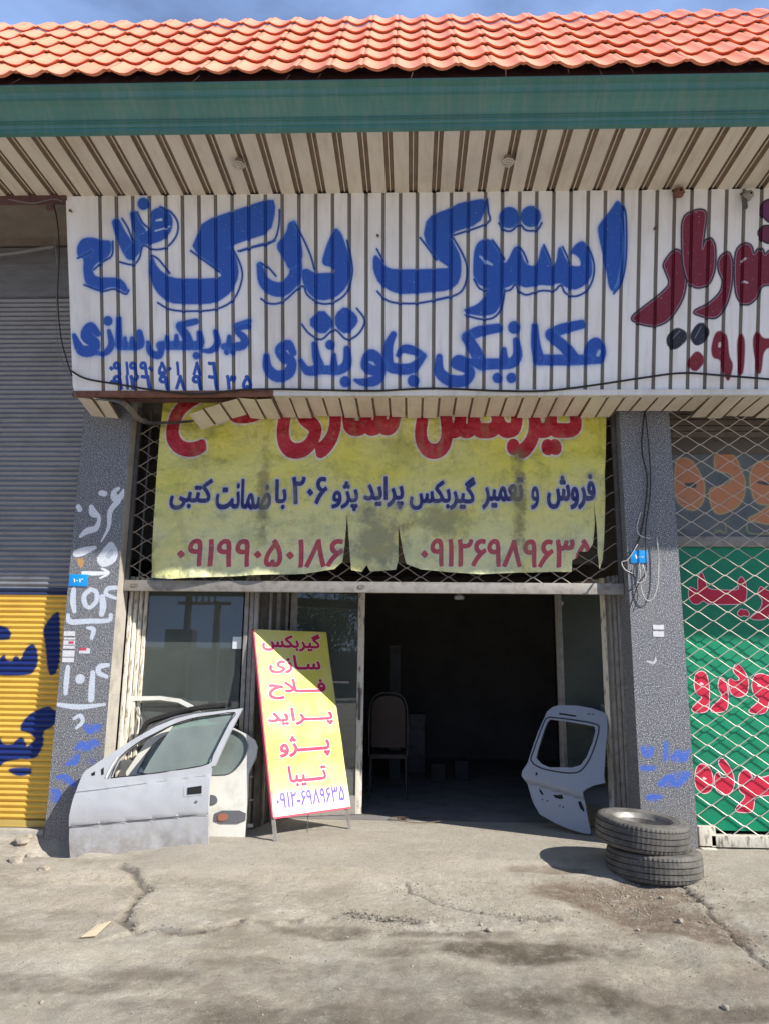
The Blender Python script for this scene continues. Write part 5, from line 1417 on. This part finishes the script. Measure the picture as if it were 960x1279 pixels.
# ================================================================== car doors
b = MB('silver_grey_car_paint', .42).base((166, 168, 171)); b.b.inputs['Coat Weight'].default_value = .3
b.mix((150, 146, 138), b.noise(6, 6, .65, lo=.5, hi=.8), .4); b.mix((96, 82, 66), b.noise(24, 4, .6, lo=.72, hi=.76), .8)
b.mix((128, 116, 100), b.mul(b.axis(2, .30, -.12), b.noise(14, 8, .75, lo=.3, hi=.6)), .85); b.mix((66, 60, 54), b.noise(9, 10, .8, vec=b.map((1, 1, 2.5)), lo=.66, hi=.70), .8); b.bump(b.noise(5, 3, lo=0, hi=1), .004); M_CARG = b.done()
b = MB('white_car_paint', .36).base((206, 204, 194)); b.b.inputs['Coat Weight'].default_value = .3
b.mix((150, 144, 128), b.noise(6, 7, .65, lo=.52, hi=.8), .5); b.mix((80, 66, 52), b.noise(20, 5, .6, lo=.70, hi=.74), .8); b.bump(b.noise(5, 3, lo=0, hi=1), .004); M_CARW = b.done()
M_RUBBER = simple('black_rubber', (22, 22, 23), .7, amt=.3); M_HOLE = simple('hole_shade_black', (14, 14, 15), .9, amt=.1)  # near-black colour drawn in place of the shade inside openings
M_DPL = simple('grey_plastic', (92, 94, 98), .5, amt=.2)

def local(fr, pts): 
    o = []
    for x, y in pts:
        p = atpl(x, y, fr[0], fr[3]) - fr[0]; o.append((p.dot(fr[1]), p.dot(fr[2])))
    return o
def rnd(P, it=1):
    return [tuple(p) for p in chaikin(P, it)]
def W3(fr, u_, v_, n_=0): return fr[0] + fr[1] * u_ + fr[2] * v_ + fr[3] * n_
def tubeuv(fr, pts, r, n_, mat, name, parent, closed=False, dep=None, sm=5, k=6):
    L = local(fr, pts); q = [W3(fr, a, c, n_ + (dep(a, c) if dep else 0)) for a, c in L]
    if closed: q = q + [q[0]]
    q = smooth_path(q, sm)
    return G().tube(q[:-1] if closed else q, r, k, closed=closed).put(name, mat, parent, 60)

def mkframe(pa, pb, lean):
    fr = frame_plane(pa, pb, lean); return fr
# grey front door
fa_, fb_ = at(92, 1077, -.2), at(261, 1064, -.16)
FD1 = mkframe(fa_, fb_, 8)
D1 = [(89, 1077), (87.5, 1050), (89, 1020), (93, 1000), (98, 983), (103, 969), (107, 963), (120, 954), (140, 940), (165, 923), (192, 907), (215, 897), (240, 891), (270, 887.5), (300.5, 883.8), (294, 898), (283, 923), (272, 950), (269, 957), (264.5, 958), (263, 980), (261.5, 1015), (261, 1045), (260.5, 1062), (230, 1066), (190, 1069), (140, 1073), (105, 1076)]
H1 = [(139, 972.5), (143, 960), (149, 947), (160, 936), (175, 925), (190, 917), (213, 905), (237, 897), (262, 893), (291, 889.5), (285, 902), (275, 924), (266, 944), (261, 954.5), (232, 961), (190, 967)]
l1 = local(FD1, D1); h1 = local(FD1, H1)
cre = local(FD1, [(97, 990), (264, 969)]); crm = local(FD1, [(89, 1033), (262, 1017)])
def lv(L, u): (a, c) = L; t = (u - a[0]) / (c[0] - a[0]); return a[1] + (c[1] - a[1]) * t
def dep1(u, v):
    cu, cm_ = lv(cre, u), lv(crm, u)
    d = 0.0
    if v > cu: d = -.012 - (v - cu) * .13 - .25 * max(0, v - cu - .03) ** 2
    elif v > cm_: t = (v - cm_) / (cu - cm_); d = .012 * math.sin(t * math.pi) - .012 * t + .006
    else: t = (cm_ - v); d = -.006 - .10 * t * t - .02 * t
    q = Vector((u * 3.1, v * 3.7, 1.3)); d += .006 * noise.noise(q) + .003 * noise.noise(q * 2.7)
    d -= .010 * math.exp(-((u - .72) ** 2 + (v - .17) ** 2) / .004)
    return d + .035
car1 = thing('car_door', FD1[0], 'dented silver grey front car door leaning before the left pillar', 'car door')
link('door_shell', solid('door_shell', l1, [h1], FD1, .022, M_CARG, dep1, .045, 28), car1)
Gl = [(186, 950), (213, 905), (237, 897.5), (262, 893.5), (290, 890), (284, 903), (274, 925), (265, 945), (260, 956), (232, 962), (190, 968), (178, 966)]
link('window_glass', solid('window_glass', local(FD1, Gl), [], FD1, .05, M_CGLASS, lambda u, v: dep1(u, v) - .028, .004, 60), car1)
tubeuv(FD1, H1, .0055, -.002, M_RUBBER, 'window_seal', car1, True, dep1, 3, 5)
tubeuv(FD1, [(89.5, 1032.5), (140, 1028), (200, 1022.5), (261, 1016.5)], .0035, .040, M_DPL, 'moulding', car1, False, None, 6, 5)
tubeuv(FD1, [(97.5, 990), (140, 985), (200, 977), (263, 969)], .0018, .002, M_DPL, 'seam', car1, False, dep1, 6, 4)
hd = local(FD1, [(231, 983), (255.5, 980), (255.5, 993.5), (231, 996)])
link('handle_recess', solid('handle_recess', hd, [], FD1, .02, M_CARG, lambda u, v: dep1(u, v) + .003, .006, 30), car1)
hd = local(FD1, [(236, 984.5), (253.5, 982), (253.5, 991.5), (236, 993)])
link('handle', solid('handle', hd, [], FD1, .02, M_HOLE, lambda u, v: dep1(u, v) + .008, .006, 30), car1)
lc = local(FD1, [(247, 1002)])[0]
g = G(); g.tube([W3(FD1, lc[0], lc[1], dep1(*lc)), W3(FD1, lc[0], lc[1], dep1(*lc) + .006)], .011, 10); g.put('lock', M_DPL, car1, 40)
for q in ([(114, 967), (119, 964), (119, 969), (115, 970)], [(126, 962), (129.5, 959), (130, 968), (127, 969)]):
    link('fixing_hole', solid('fixing_hole', local(FD1, q), [], FD1, .03, M_HOLE, lambda u, v: dep1(u, v) + .002, .002), car1)  # dark plate painted where the hole would be in shade
tubeuv(FD1, [(133, 972), (139, 958), (146, 946)], .006, .004, M_CARW, 'channel', car1, False, dep1)
tubeuv(FD1, [(136.5, 973), (142, 960), (149, 948)], .004, .004, M_DPL, 'channel', car1, False, dep1)

# white rear door behind
fa_, fb_ = atg(170, 1056), atg(306, 1050)
fa_ = Vector((fa_.x, .10, 0)); fb_ = Vector((at(306, 1050, .14).x, .14, 0)); fa_.z = fb_.z = at(306, 1050, .14).z
FD2 = mkframe(fa_, fb_, 9)
D2 = [(168, 1056), (162, 1010), (158, 965), (185, 925), (215, 908), (240, 903), (268, 903), (289, 908.5), (309, 918), (319, 925), (322.5, 934), (320, 948), (314, 960), (311, 968), (310.5, 993), (309, 1010), (308, 1026), (306, 1050), (262, 1052), (210, 1055)]
H2 = [(172, 966), (192, 932), (218, 915), (245, 909), (268, 908), (290, 912), (305, 920), (310, 930), (308, 943), (299, 957), (287, 967), (268, 969), (220, 970)]
h2 = rnd(local(FD2, H2)); l2 = local(FD2, D2)
def dep2(u, v): return .02 + .006 * noise.noise(Vector((u * 3, v * 3, 7))) - .08 * max(0, v - .75) ** 2 - .05 * max(0, .25 - v)
car2 = thing('car_door', FD2[0], 'white rear car door with rounded window standing behind the silver door', 'car door')
link('door_shell', solid('door_shell', l2, [h2], FD2, .03, M_CARW, dep2, .05, 28), car2)
link('window_glass', solid('window_glass', h2, [], FD2, .06, M_CGLASS, lambda u, v: dep2(u, v) - .02, .004, 60), car2)
tubeuv(FD2, H2, .007, .0, M_DPL, 'window_seal', car2, True, dep2, 3, 5)
hh = local(FD2, [(259, 993), (270, 994), (273, 1000), (271, 1005), (259, 1006)])
link('handle', solid('handle', rnd(hh), [], FD2, .02, M_DPL, lambda u, v: dep2(u, v) + .014, .014, 30), car2)
hh = local(FD2, [(270, 1013), (308, 1013), (307, 1029), (268, 1029)])
link('moulding', solid('moulding', rnd(hh), [], FD2, .03, M_DPL, lambda u, v: dep2(u, v) + .010, .010, 30), car2)
hh = local(FD2, [(273, 1018), (282, 1016), (287, 1021), (282, 1026), (273, 1026)])
link('marker_lamp', solid('marker_lamp', rnd(hh), [], FD2, .03, simple('orange_lens', (158, 98, 80), .3, amt=.2), lambda u, v: dep2(u, v) + .016, .006, 30), car2)
for i, yy in enumerate((971, 1000, 1032)):
    q = local(FD2, [(312, yy)])[0]; g = G(); g.bar(W3(FD2, q[0] - .02, q[1], -.01), W3(FD2, q[0] + .03, q[1], -.01), .012, .03 if i == 2 else .012); g.put('hinge', M_ALU, car2)
# white frame of a third door
fa_ = Vector((at(150, 1040, .24).x, .24, 0)); fb_ = Vector((at(262, 1040, .27).x, .27, 0))
FD3 = mkframe(fa_, fb_, 5)
D3 = [(138, 1030), (146, 960), (153, 915), (160, 874), (163, 870.5), (200, 870), (225, 873.5), (240, 881), (252, 891), (262, 905), (262, 1035)]
H3 = [(151, 950), (158, 912), (165.5, 876), (200, 875), (222, 878), (236, 885), (246, 895), (252, 912), (250, 950)]
car3 = thing('car_door', FD3[0], 'bare white car door frame standing furthest back against the shop window', 'car door')
link('door_shell', solid('door_shell', local(FD3, D3), [local(FD3, H3)], FD3, .035, M_CARW, None, .03, 28), car3)
tubeuv(FD3, [(166, 880), (172, 893), (176, 900), (174, 912), (165, 940)], .008, -.03, M_DPL, 'torn_seal', car3)
cable('black_trim_strip', [atpl(x, y, FD3[0] + FD3[3] * .06, FD3[3]) for x, y in ((176, 926), (183, 905), (205, 896), (230, 889), (255, 884), (282, 882))], .026, M_RUBBER, 'bent black rubber trim lying over the tops of the car doors', 'trim strip')
cable('black_trim_strip', [atpl(x, y, FD3[0] + FD3[3] * .10, FD3[3]) for x, y in ((180, 918), (200, 905), (225, 896), (262, 892), (290, 896))], .02, M_DPL, 'grey plastic trim wedged between the car doors under the black strip', 'trim strip')

# ================================================================== tailgate
b = MB('pale_blue_grey_primer', .45).base((138, 145, 156)); b.mix((140, 146, 150), b.noise(5, 6, lo=.45, hi=.75), .4); b.mix((90, 82, 72), b.noise(30, 4, lo=.72, hi=.77), .6); b.bump(b.noise(5, 3, lo=0, hi=1), .004); M_TG = b.done()
T_ = crop(640, 870, 6.857)
pa_ = Vector((at(668, 1010, .5).x, .62, 0)); pb_ = Vector((at(736, 1040, .36).x, .36, 0)); 
TF = mkframe(pa_, pb_, 16)
TF = (Vector((pb_.x, pb_.y, 0.0)),) + TF[1:]
TO = [(300, 140), (345, 100), (400, 82), (560, 85), (680, 105), (770, 135), (805, 165), (812, 300), (797, 480), (787, 690), (795, 747), (700, 770), (640, 800), (607, 830), (614, 920), (632, 1040), (654, 1165), (640, 1177), (600, 1175), (480, 1140), (340, 1080), (220, 1010), (170, 920), (150, 860), (125, 760), (88, 690), (93, 650), (140, 580), (165, 500), (230, 310), (285, 180)]
TH = [(325, 205), (500, 228), (700, 262), (712, 300), (690, 400), (640, 530), (590, 600), (520, 620), (330, 620), (260, 590), (215, 540), (225, 480), (270, 330), (300, 240)]
to = local(TF, [T_(*p) for p in TO]); th = local(TF, [T_(*p) for p in TH])
sh = local(TF, [T_(130, 740), T_(600, 880)])
def dept(u, v):
    s_ = lv(sh, u); d = .05
    if v < s_: d = .05 - .05 - .12 * (s_ - v) * 1.0
    elif v < s_ + .06: d = .05 - .03 * (1 - (v - s_) / .06) ** 2
    d -= .10 * max(0, v - s_ - .25) ** 2
    um_ = (th[0][0] + th[8][0]) / 2
    return d - .10 * (u - um_) ** 2
tg = thing('car_tailgate', TF[0], 'pale blue-grey hatchback tailgate without glass leaning beside the dark entrance', 'tailgate')
link('tailgate_shell', solid('tailgate_shell', to, [th], TF, .02, M_TG, dept, .022, 26), tg)
tubeuv(TF, [T_(*p) for p in [(322, 188), (560, 215), (715, 245), (740, 285), (718, 400), (668, 540), (600, 640), (520, 668), (380, 655), (240, 620), (170, 560), (190, 480), (250, 310), (290, 210)]], .0065, .001, M_RUBBER, 'window_seal', tg, True, dept, 4, 5)
def tgp(name, q, mat=M_HOLE, off=.003):
    link(name, solid(name, local(TF, [T_(*p) for p in q]), [], TF, .03, mat, lambda u, v: dept(u, v) + off, .004, 30), tg)  # thin plates on the shell; the dark ones paint the shade of openings
tgp('brake_light_slot', [(403, 150), (550, 172), (548, 184), (405, 164)]); tgp('lamp_opening', [(553, 905), (578, 900), (607, 975), (600, 992), (572, 960)]); tgp('lock_hole', [(222, 790), (245, 815), (262, 845), (245, 845), (228, 820)])
tgp('badge_hole', [(340, 845), (385, 850), (420, 845), (430, 880), (395, 882), (360, 870)]); tgp('wiper_hole', [(212, 660), (226, 668), (222, 690), (208, 684)])
for x, y in ((248, 885), (290, 897), (398, 938), (425, 950)): tgp('fixing_hole', [(x - 5, y - 5), (x + 5, y - 5), (x + 5, y + 6), (x - 5, y + 6)])
for x, y in ((655, 155), (690, 158)): tgp('washer_hole', [(x - 14, y - 6), (x + 10, y - 5), (x + 12, y + 5), (x - 12, y + 5)], M_DPL)

# ================================================================== tyres
b = MB('dusty_tyre_rubber', .75, spec=.3).base((66, 65, 63)); b.mix((122, 118, 110), b.noise(8, 6, .65, lo=.3, hi=.7), .65); b.mix((128, 120, 106), b.noise(5, 8, .7, vec=b.map((1, 1, 2)), lo=.54, hi=.7), .4); b.mix((112, 108, 100), b.noise(70, 4, lo=.5, hi=.8), .4); b.bump(b.noise(60, 3, lo=0, hi=1), .002); M_TYRE = b.done()
b = MB('dirty_steel_rim', .45, .3).base((150, 146, 138)); b.mix((70, 60, 50), b.noise(10, 6, lo=.4, hi=.65), .6); M_RIM = b.done()
def tyre(Mx, RR, Wd, label, rim):
    NS = 192; h = Wd / 2; t = thing('tyre', Mx.translation, label, 'tyre', 'old tyres stacked by the right pillar')
    ir = RR * .62
    def sip(r0, r1): return lambda i, r0=r0, r1=r1: (r0 if i % 4 < 3 else r1)
    prof = [(ir, -h * .72), (ir * 1.02, -h * .86), (ir * 1.12, -h * .98), (RR * .80, -h), (RR * .90, -h * .96)]
    def S(rad, dr, z): return lambda i: ((rad if i % 3 < 2 else rad - dr), z)
    prof += [S(RR * .955, .004, -h * .90), S(RR * .975, .007, -h * .84), S(RR * .985, .005, -h * .66), (RR * .955, -h * .645), (RR * .955, -h * .60), S(RR * .995, .004, -h * .585), S(RR * .998, .003, -h * .25), (RR * .96, -h * .24), (RR * .96, -h * .17), S(RR, .003, -h * .16)]
    prof += [S(RR, .003, h * .16), (RR * .96, h * .17), (RR * .96, h * .24), S(RR * .998, .003, h * .25), S(RR * .995, .004, h * .585), (RR * .955, h * .60), (RR * .955, h * .645), S(RR * .985, .005, h * .66), S(RR * .975, .007, h * .84), S(RR * .955, .004, h * .90)]
    prof += [(RR * .90, h * .96), (RR * .86, h * .985), (RR * .85, h * .975), (RR * .84, h * .99), (RR * .80, h), (RR * .76, h * .99), (RR * .755, h * .975), (ir * 1.12, h * .98), (ir * 1.03, h * .9), (ir, h * .72)]
    Mi = Mx.copy(); Mi.translation = (0, 0, 0)
    o = link('tread', G().lathe(prof, NS, Mi, close=False).mesh('tread', M_TYRE, 40), t, Mx.translation)
    if rim:
        r = ir
        pr_ = [(r * 1.05, h * .80), (r * 1.05, h * .86), (r * 1.0, h * .84), (r * .96, h * .60), (r * .92, h * .5), (r * .90, -h * .3), (r * .84, -h * .1), (r * .72, h * .12), (r * .62, h * .22), (r * .50, h * .16), (r * .36, h * .02), (r * .30, h * .08), (r * .16, h * .12), (r * .15, h * .0), (0, h * .0)]
        o = link('rim', G().lathe(pr_, 48, Mi).mesh('rim', M_RIM, 35), t, Mx.translation)
        g = G()
        for k in range(8):
            a = k * math.pi / 4; c = Mi @ Vector((r * .73 * math.cos(a), r * .73 * math.sin(a), h * .135)); n_ = Mi @ Vector((0, 0, 1)); g.tube([c - n_ * .004, c + n_ * .002], r * .06, 10)
        link('vent_hole', g.mesh('vent_hole', M_HOLE), t, Mx.translation)  # dark discs painting the shade of the rim openings
        g = G()
        for k in range(4):
            a = k * math.pi / 2 + .4; c = Mi @ Vector((r * .26 * math.cos(a), r * .26 * math.sin(a), h * .1)); n_ = Mi @ Vector((0, 0, 1)); g.tube([c, c + n_ * .012], r * .045, 6)
        link('wheel_nut', g.mesh('wheel_nut', M_ALUD), t, Mx.translation)
    else:
        pr_ = [(r_, z_) for r_, z_ in ((ir, -h * .7), (ir * .97, -h * .3), (ir * .97, h * .3), (ir, h * .7))]
        link('liner', G().lathe(pr_, 48, Mi).mesh('liner', M_RUBBER), t, Mx.translation)
    return t
fw = RM @ Vector((0, 0, -1))
tb = atg(818, 1108)          # front contact of the lower tyre
zg = tb.z - .01
cen = Vector((tb.x, tb.y, 0)); dirh = Vector((tb.x - CAMP.x, tb.y - CAMP.y, 0)).normalized()
depth = (Vector((tb.x, tb.y, .1)) + dirh * .33 - CAMP).dot(fw)
RT = 57.5 / F * depth; WT = RT * .58
c1 = Vector((tb.x, tb.y, 0)) + dirh * (RT * .97)
low = Matrix.Translation((c1.x, c1.y, zg + WT / 2 + .0)) @ Matrix.Rotation(R(1.2), 4, 'Y') @ Matrix.Rotation(R(-1.5), 4, 'X')
tyre(low, RT, WT, 'lower tyre of the stack, resting on the dirt by the right pillar', False)
up_ = Matrix.Translation((c1.x - .075, c1.y + .015, zg + WT * 1.5 + .013)) @ Matrix.Rotation(R(4.5), 4, 'Y') @ Matrix.Rotation(R(2), 4, 'X')
tyre(up_, RT * .99, WT * 1.0, 'upper tyre of the stack, with a dirty steel rim inside', True)

# ================================================================== things inside the workshop
ch0 = atz(484, 992, 0)
cx, cy = at(484, 992, 2.1).x, 2.1
t = thing('chair', (cx, cy, 0), 'old metal frame chair with worn brown backrest inside the dark workshop', 'chair')
M_CH = simple('brown_vinyl', (64, 52, 46), .7, amt=.4); M_CHR = simple('chair_tube', (62, 59, 53), .5, .2, amt=.3)
zb_ = [at(484, y, 2.1).z for y in (870, 934, 945)]
V2 = [(-.19, zb_[1]), (.19, zb_[1]), (.19, zb_[0] - .12), (.15, zb_[0] - .04), (.07, zb_[0]), (-.07, zb_[0]), (-.15, zb_[0] - .04), (-.19, zb_[0] - .12)]
fr_ = (Vector((cx, cy, 0)), Vector((1, 0, 0)), Vector((0, 0, 1)), Vector((0, -1, 0)))
link('backrest', solid('backrest', V2, [], fr_, .05, M_CH, lambda u, v: .03 - .6 * u * u, .04, 40), t)
link('seat', G().box(cx - .2, cx + .2, cy - .02, cy + .38, zb_[2] - .03, zb_[2] + .02).mesh('seat', M_CH, bevel=.012), t)
for s_ in (-1, 1):
    link('back_frame', G().tube(smooth_path([(cx + s_ * .215, cy, zb_[2]), (cx + s_ * .22, cy, zb_[1]), (cx + s_ * .21, cy, zb_[0] - .12), (cx + s_ * .12, cy, zb_[0] + .02), (cx, cy, zb_[0] + .035)], 5), .011, 6).mesh('back_frame', M_CHR, 60), t)
    link('leg', G().tube([(cx + s_ * .20, cy, zb_[2]), (cx + s_ * .21, cy - .03, .01)], .011, 6).mesh('leg', M_CHR, 60), t)
    link('leg', G().tube([(cx + s_ * .20, cy + .36, zb_[2]), (cx + s_ * .21, cy + .38, .01)], .011, 6).mesh('leg', M_CHR, 60), t)
def inbox(px0, px1, py0, Y, hgt, dep_, mat, name, label, cat):
    a = at(px0, py0, Y); c = at(px1, py0, Y)
    g = G(); g.box(a.x, c.x, Y, Y + dep_, .012, .012 + hgt); g2 = g
    t = thing(name, ((a.x + c.x) / 2, Y, 0.012), label, cat); link('body', g.mesh('body', mat, bevel=.006), t)
    g = G(); g.box(a.x - .004, c.x + .004, Y - .004, Y + dep_ + .004, .012 + hgt * .97, .012 + hgt * 1.0 + .008); link('lid', g.mesh('lid', mat, bevel=.003), t)
M_CARD = simple('cardboard', (72, 66, 56), .85, amt=.3)
inbox(538, 555, 950, 3.4, .22, .25, M_CARD, 'cardboard_box', 'small cardboard box on the floor deep inside the workshop', 'box')
inbox(486, 500, 830, 3.6, 1.75, .4, simple('pale_cabinet', (78, 79, 76), .6, amt=.3), 'cabinet', 'tall pale cabinet behind the chair in the dark workshop', 'cabinet')
inbox(568, 584, 950, 3.6, .24, .3, simple('grey_bin', (60, 62, 60), .7), 'storage_bin', 'grey bin right of the cardboard box deep in the workshop', 'bin')
inbox(505, 530, 950, 4.2, .8, .4, M_ALUD, 'workbench', 'low metal workbench in the dark behind the chair', 'workbench')
p = at(573, 746, 1.6)
t = thing('ceiling_lamp', p, 'unlit white lamp hanging inside at the top of the dark entrance', 'lamp'); g = G(); g.lathe([(0, .08), (.02, .08), (.03, .03), (.06, 0), (.055, -.03), (0, -.035)], 14, Matrix.Translation(p)); link('shade', g.mesh('shade', simple('lamp_white', (180, 182, 180), .5), 40), t); g = G(); g.tube([p + Vector((0, 0, .07)), (p.x, p.y, 2.99)], .004, 5); link('cord', g.mesh('cord', M_BLACKC), t)
# wire coil at the threshold
g = G(); p = atg(522, 1027); pts = [Vector((p.x + .28 * math.cos(a) * (1 + .1 * math.sin(3 * a)), p.y + .12 * math.sin(a), .01 + .012 * abs(math.sin(2 * a)))) for a in np.linspace(0.2, 6.0, 22)]
for q in pts: q.z += gz(q.x, q.y)
g.tube(smooth_path(pts, 3), .004, 5)
q2 = [Vector((p.x - .10 - .1 * k / 6, p.y + .05 - .02 * math.sin(k), 0)) for k in range(7)]
for q in q2: q.z = gz(q.x, q.y) + .012
g.tube(q2, .008, 5); o = g.put('wire_coil', simple('rusty_wire', (96, 76, 56), .7), None, 60); setp(o, 'loose loop of thin rusty wire on the ground at the entrance', 'wire')

# ================================================================== loose bits on the ground
M_STONE = simple('pale_stone', (160, 150, 134), .95, amt=.4, scale=20, bump=.002)
def stone_mesh(seed, r, flat=.6, n=1):
    bm = bmesh.new(); bmesh.ops.create_icosphere(bm, subdivisions=n, radius=r)
    for v_ in bm.verts:
        v_.co *= 1 + .45 * noise.noise(v_.co / r * 1.1 + Vector((seed * 3.1, seed, 0))); v_.co.z *= flat
    me = bpy.data.meshes.new('stone'); bm.to_mesh(me); bm.free(); me.materials.append(M_STONE); return me
rs_ = random.Random(3)
prot = [stone_mesh(i, 1, .6, 1) for i in range(6)]
arr = [(np.array([v_.co[:] for v_ in m.vertices]), [tuple(p_.vertices) for p_ in m.polygons]) for m in prot]
VV, FF = [], []
def addst(x, y, r):
    v_, f_ = arr[rs_.randrange(6)]; a = rs_.uniform(0, 6.3); c_, s_ = math.cos(a) * r, math.sin(a) * r; k = len(VV); z = gz(x, y) + r * .25
    for q in v_: VV.append((x + q[0] * c_ - q[1] * s_, y + q[0] * s_ + q[1] * c_, z + q[2] * r))
    FF.extend([tuple(i + k for i in f) for f in f_])
for _ in range(15000):
    x = rs_.uniform(-3.3, 3.3); y = -rs_.uniform(.2, 1) ** 1.0 * 4.3
    dn = fbm(np.array([[x]]), np.array([[y]]), 1.4, 3, 90)[0, 0]
    if rs_.random() > .10 + 1.3 * max(0, dn - .45): continue
    addst(x, y, rs_.uniform(.0022, .0058) * (1 if rs_.random() < .975 else 2.0))
for P, wd, dp in cracks:
    for _ in range(170):
        q = P[rs_.randrange(len(P))]; addst(q[0] + rs_.gauss(0, .06), q[1] + rs_.gauss(0, .04), rs_.uniform(.002, .008))
for _ in range(500):
    q = atg(rs_.gauss(790, 60), rs_.gauss(1120, 14)); addst(q.x, q.y, rs_.uniform(.002, .009))
for _ in range(240):
    q = atg(rs_.gauss(470, 90), rs_.gauss(1152, 8)); addst(q.x, q.y, rs_.uniform(.002, .006))
me = mesh_of('gravel', VV, FF, M_STONE); o = link('gravel', me); setp(o, 'scattered small gravel and grit on the broken concrete', 'gravel', kind='stuff')
for i, (x, y, r, lb) in enumerate(((849, 1152, .028, 'largest loose pale stone on the brown soil at the right'), (825, 1119, .022, 'small pale stone just in front of the tyre stack'), (610, 1163, .026, 'dark stone lying by the crack in the middle of the yard'), (600, 1156, .020, 'small stone just left of the dark stone by the middle crack'), (783, 1117, .018, 'stone left of the one before the tyre stack'), (905, 1254, .022, 'lone stone near the lower right corner'), (796, 1156, .014, 'tiny pale stone on the brown soil left of the largest stone'), (52, 1250, .015, 'tiny dark stone near the lower left corner'))):
    q = atg(x, y); me = stone_mesh(20 + i, r * .8, .75, 2); o = link('stone', me, None, (q.x, q.y, gz(q.x, q.y) + r * .3)); setp(o, lb, 'stone')
q = [atg(*p) for p in ((101, 1173), (119, 1172), (138, 1158), (121, 1160))]
vv = [Vector((p_.x, p_.y, gz(p_.x, p_.y) + .012 + (.012 if i == 2 else 0))) for i, p_ in enumerate(q)]
g = G(); g.hexa([v_ - Vector((0, 0, .004)) for v_ in vv] + vv); o = g.put('cardboard_scrap', simple('pale_cardboard', (196, 180, 150), .85, amt=.2)); setp(o, 'flat pale cardboard scrap lying on the concrete at the left', 'cardboard')
# broken concrete lumps at the left pillar foot
for i, (x, y, r) in enumerate(((26, 1062, .07), (38, 1072, .05), (20, 1078, .06), (55, 1088, .045), (34, 1056, .04))):
    q = atg(x, y); me = stone_mesh(40 + i, r, .55, 2); o = link('concrete_lump', me, None, (q.x, q.y, gz(q.x, q.y) + r * .1))
    setp(o, ('biggest broken concrete lump below the yellow shutter', 'concrete lump nearest the shadow of the silver door', 'leftmost concrete lump below the yellow shutter', 'low concrete lump at the tip of the door shadow', 'small concrete lump tucked at the shutter sill')[i], 'concrete lump')

# ================================================================== across the street (seen in the window glass)
M_POLE = simple('weathered_pole', (96, 86, 74), .9)
YV = 2 * YW + 26
PX1, PX2 = at(233, 800, YV).x, at(270, 800, YV).x; ZC = at(250, 754, YV).z
t = thing('utility_pole', (PX1, -26, -.6), 'twin utility pole with crossarm and insulators across the street', 'utility pole')
for x_ in (PX1, PX2): link('pole', G().tube([(x_, -26, -.8), (x_, -26, ZC + (1.2 if x_ == PX1 else .1))], [.2, .15], 10).mesh('pole', M_POLE, 60), t)
link('crossarm', G().box(PX1 - .5, PX2 + .6, -26.1, -25.95, ZC - .07, ZC + .07).mesh('crossarm', M_POLE), t)
for k in range(4):
    x_ = PX1 + .35 + k * .28; link('insulator', G().tube([(x_, -26, ZC), (x_, -26, ZC + .45)], .05, 8).mesh('insulator', M_DPL), t)
zt_ = at(235, 815, YV).z; link('transformer', G().box(PX1 - .9, PX1 + .35, -26.5, -25.7, zt_, at(235, 787, YV).z).mesh('transformer', M_ALUD, bevel=.04), t)
t = thing('street_wall', (0, -34, -.8), 'long pale wall across the street behind the viewer', 'wall'); link('masonry', G().box(-40, 40, -34.4, -34, -1, 2.2).mesh('masonry', M_PLASTER), t); link('coping', G().box(-40, 40, -34.46, -33.94, 2.2, 2.32).mesh('coping', M_CONC), t)
M_BARK = simple('bark', (74, 60, 48), .95); b = MB('foliage', .7).base((58, 82, 40)); b.mix((96, 112, 58), b.noise(3, 3, lo=.4, hi=.7), .7); M_LEAF = b.done()
rt_ = random.Random(5)
for i, (x, y, h) in enumerate(((5.5, -30, 6.6), (10.0, -31, 7.6), (14.5, -30.5, 6.2), (19.5, -31, 7.2))):
    t = thing('street_tree', (x, y, -.6), ('first', 'second', 'third', 'last')[i] + ' leafy street tree from the left in the row across the road', 'tree')
    link('trunk', G().tube([(x, y, -.7), (x + .1, y, h * .35), (x - .1, y + .1, h * .7)], [.18, .13, .06], 8).mesh('trunk', M_BARK, 60), t)
    vv, ff = [], []
    cl_ = [(x + rt_.gauss(0, 1.1), y + rt_.gauss(0, 1.0), h * .62 + rt_.gauss(0, 1.0)) for _ in range(22)]
    for _ in range(2600):
        c_ = rt_.choice(cl_); p = Vector((rt_.gauss(c_[0], .45), rt_.gauss(c_[1], .45), rt_.gauss(c_[2], .4))); a_ = Vector((rt_.gauss(0, 1), rt_.gauss(0, 1), rt_.gauss(0, 1))).normalized(); d_ = a_.orthogonal().normalized() * .13; e_ = a_.cross(d_) * .7
        k = len(vv); vv += [p - d_, p - e_, p + d_, p + e_]; ff.append((k, k + 1, k + 2, k + 3))
    link('crown', mesh_of('crown', vv, ff, M_LEAF), t)
bpy.context.view_layer.update()
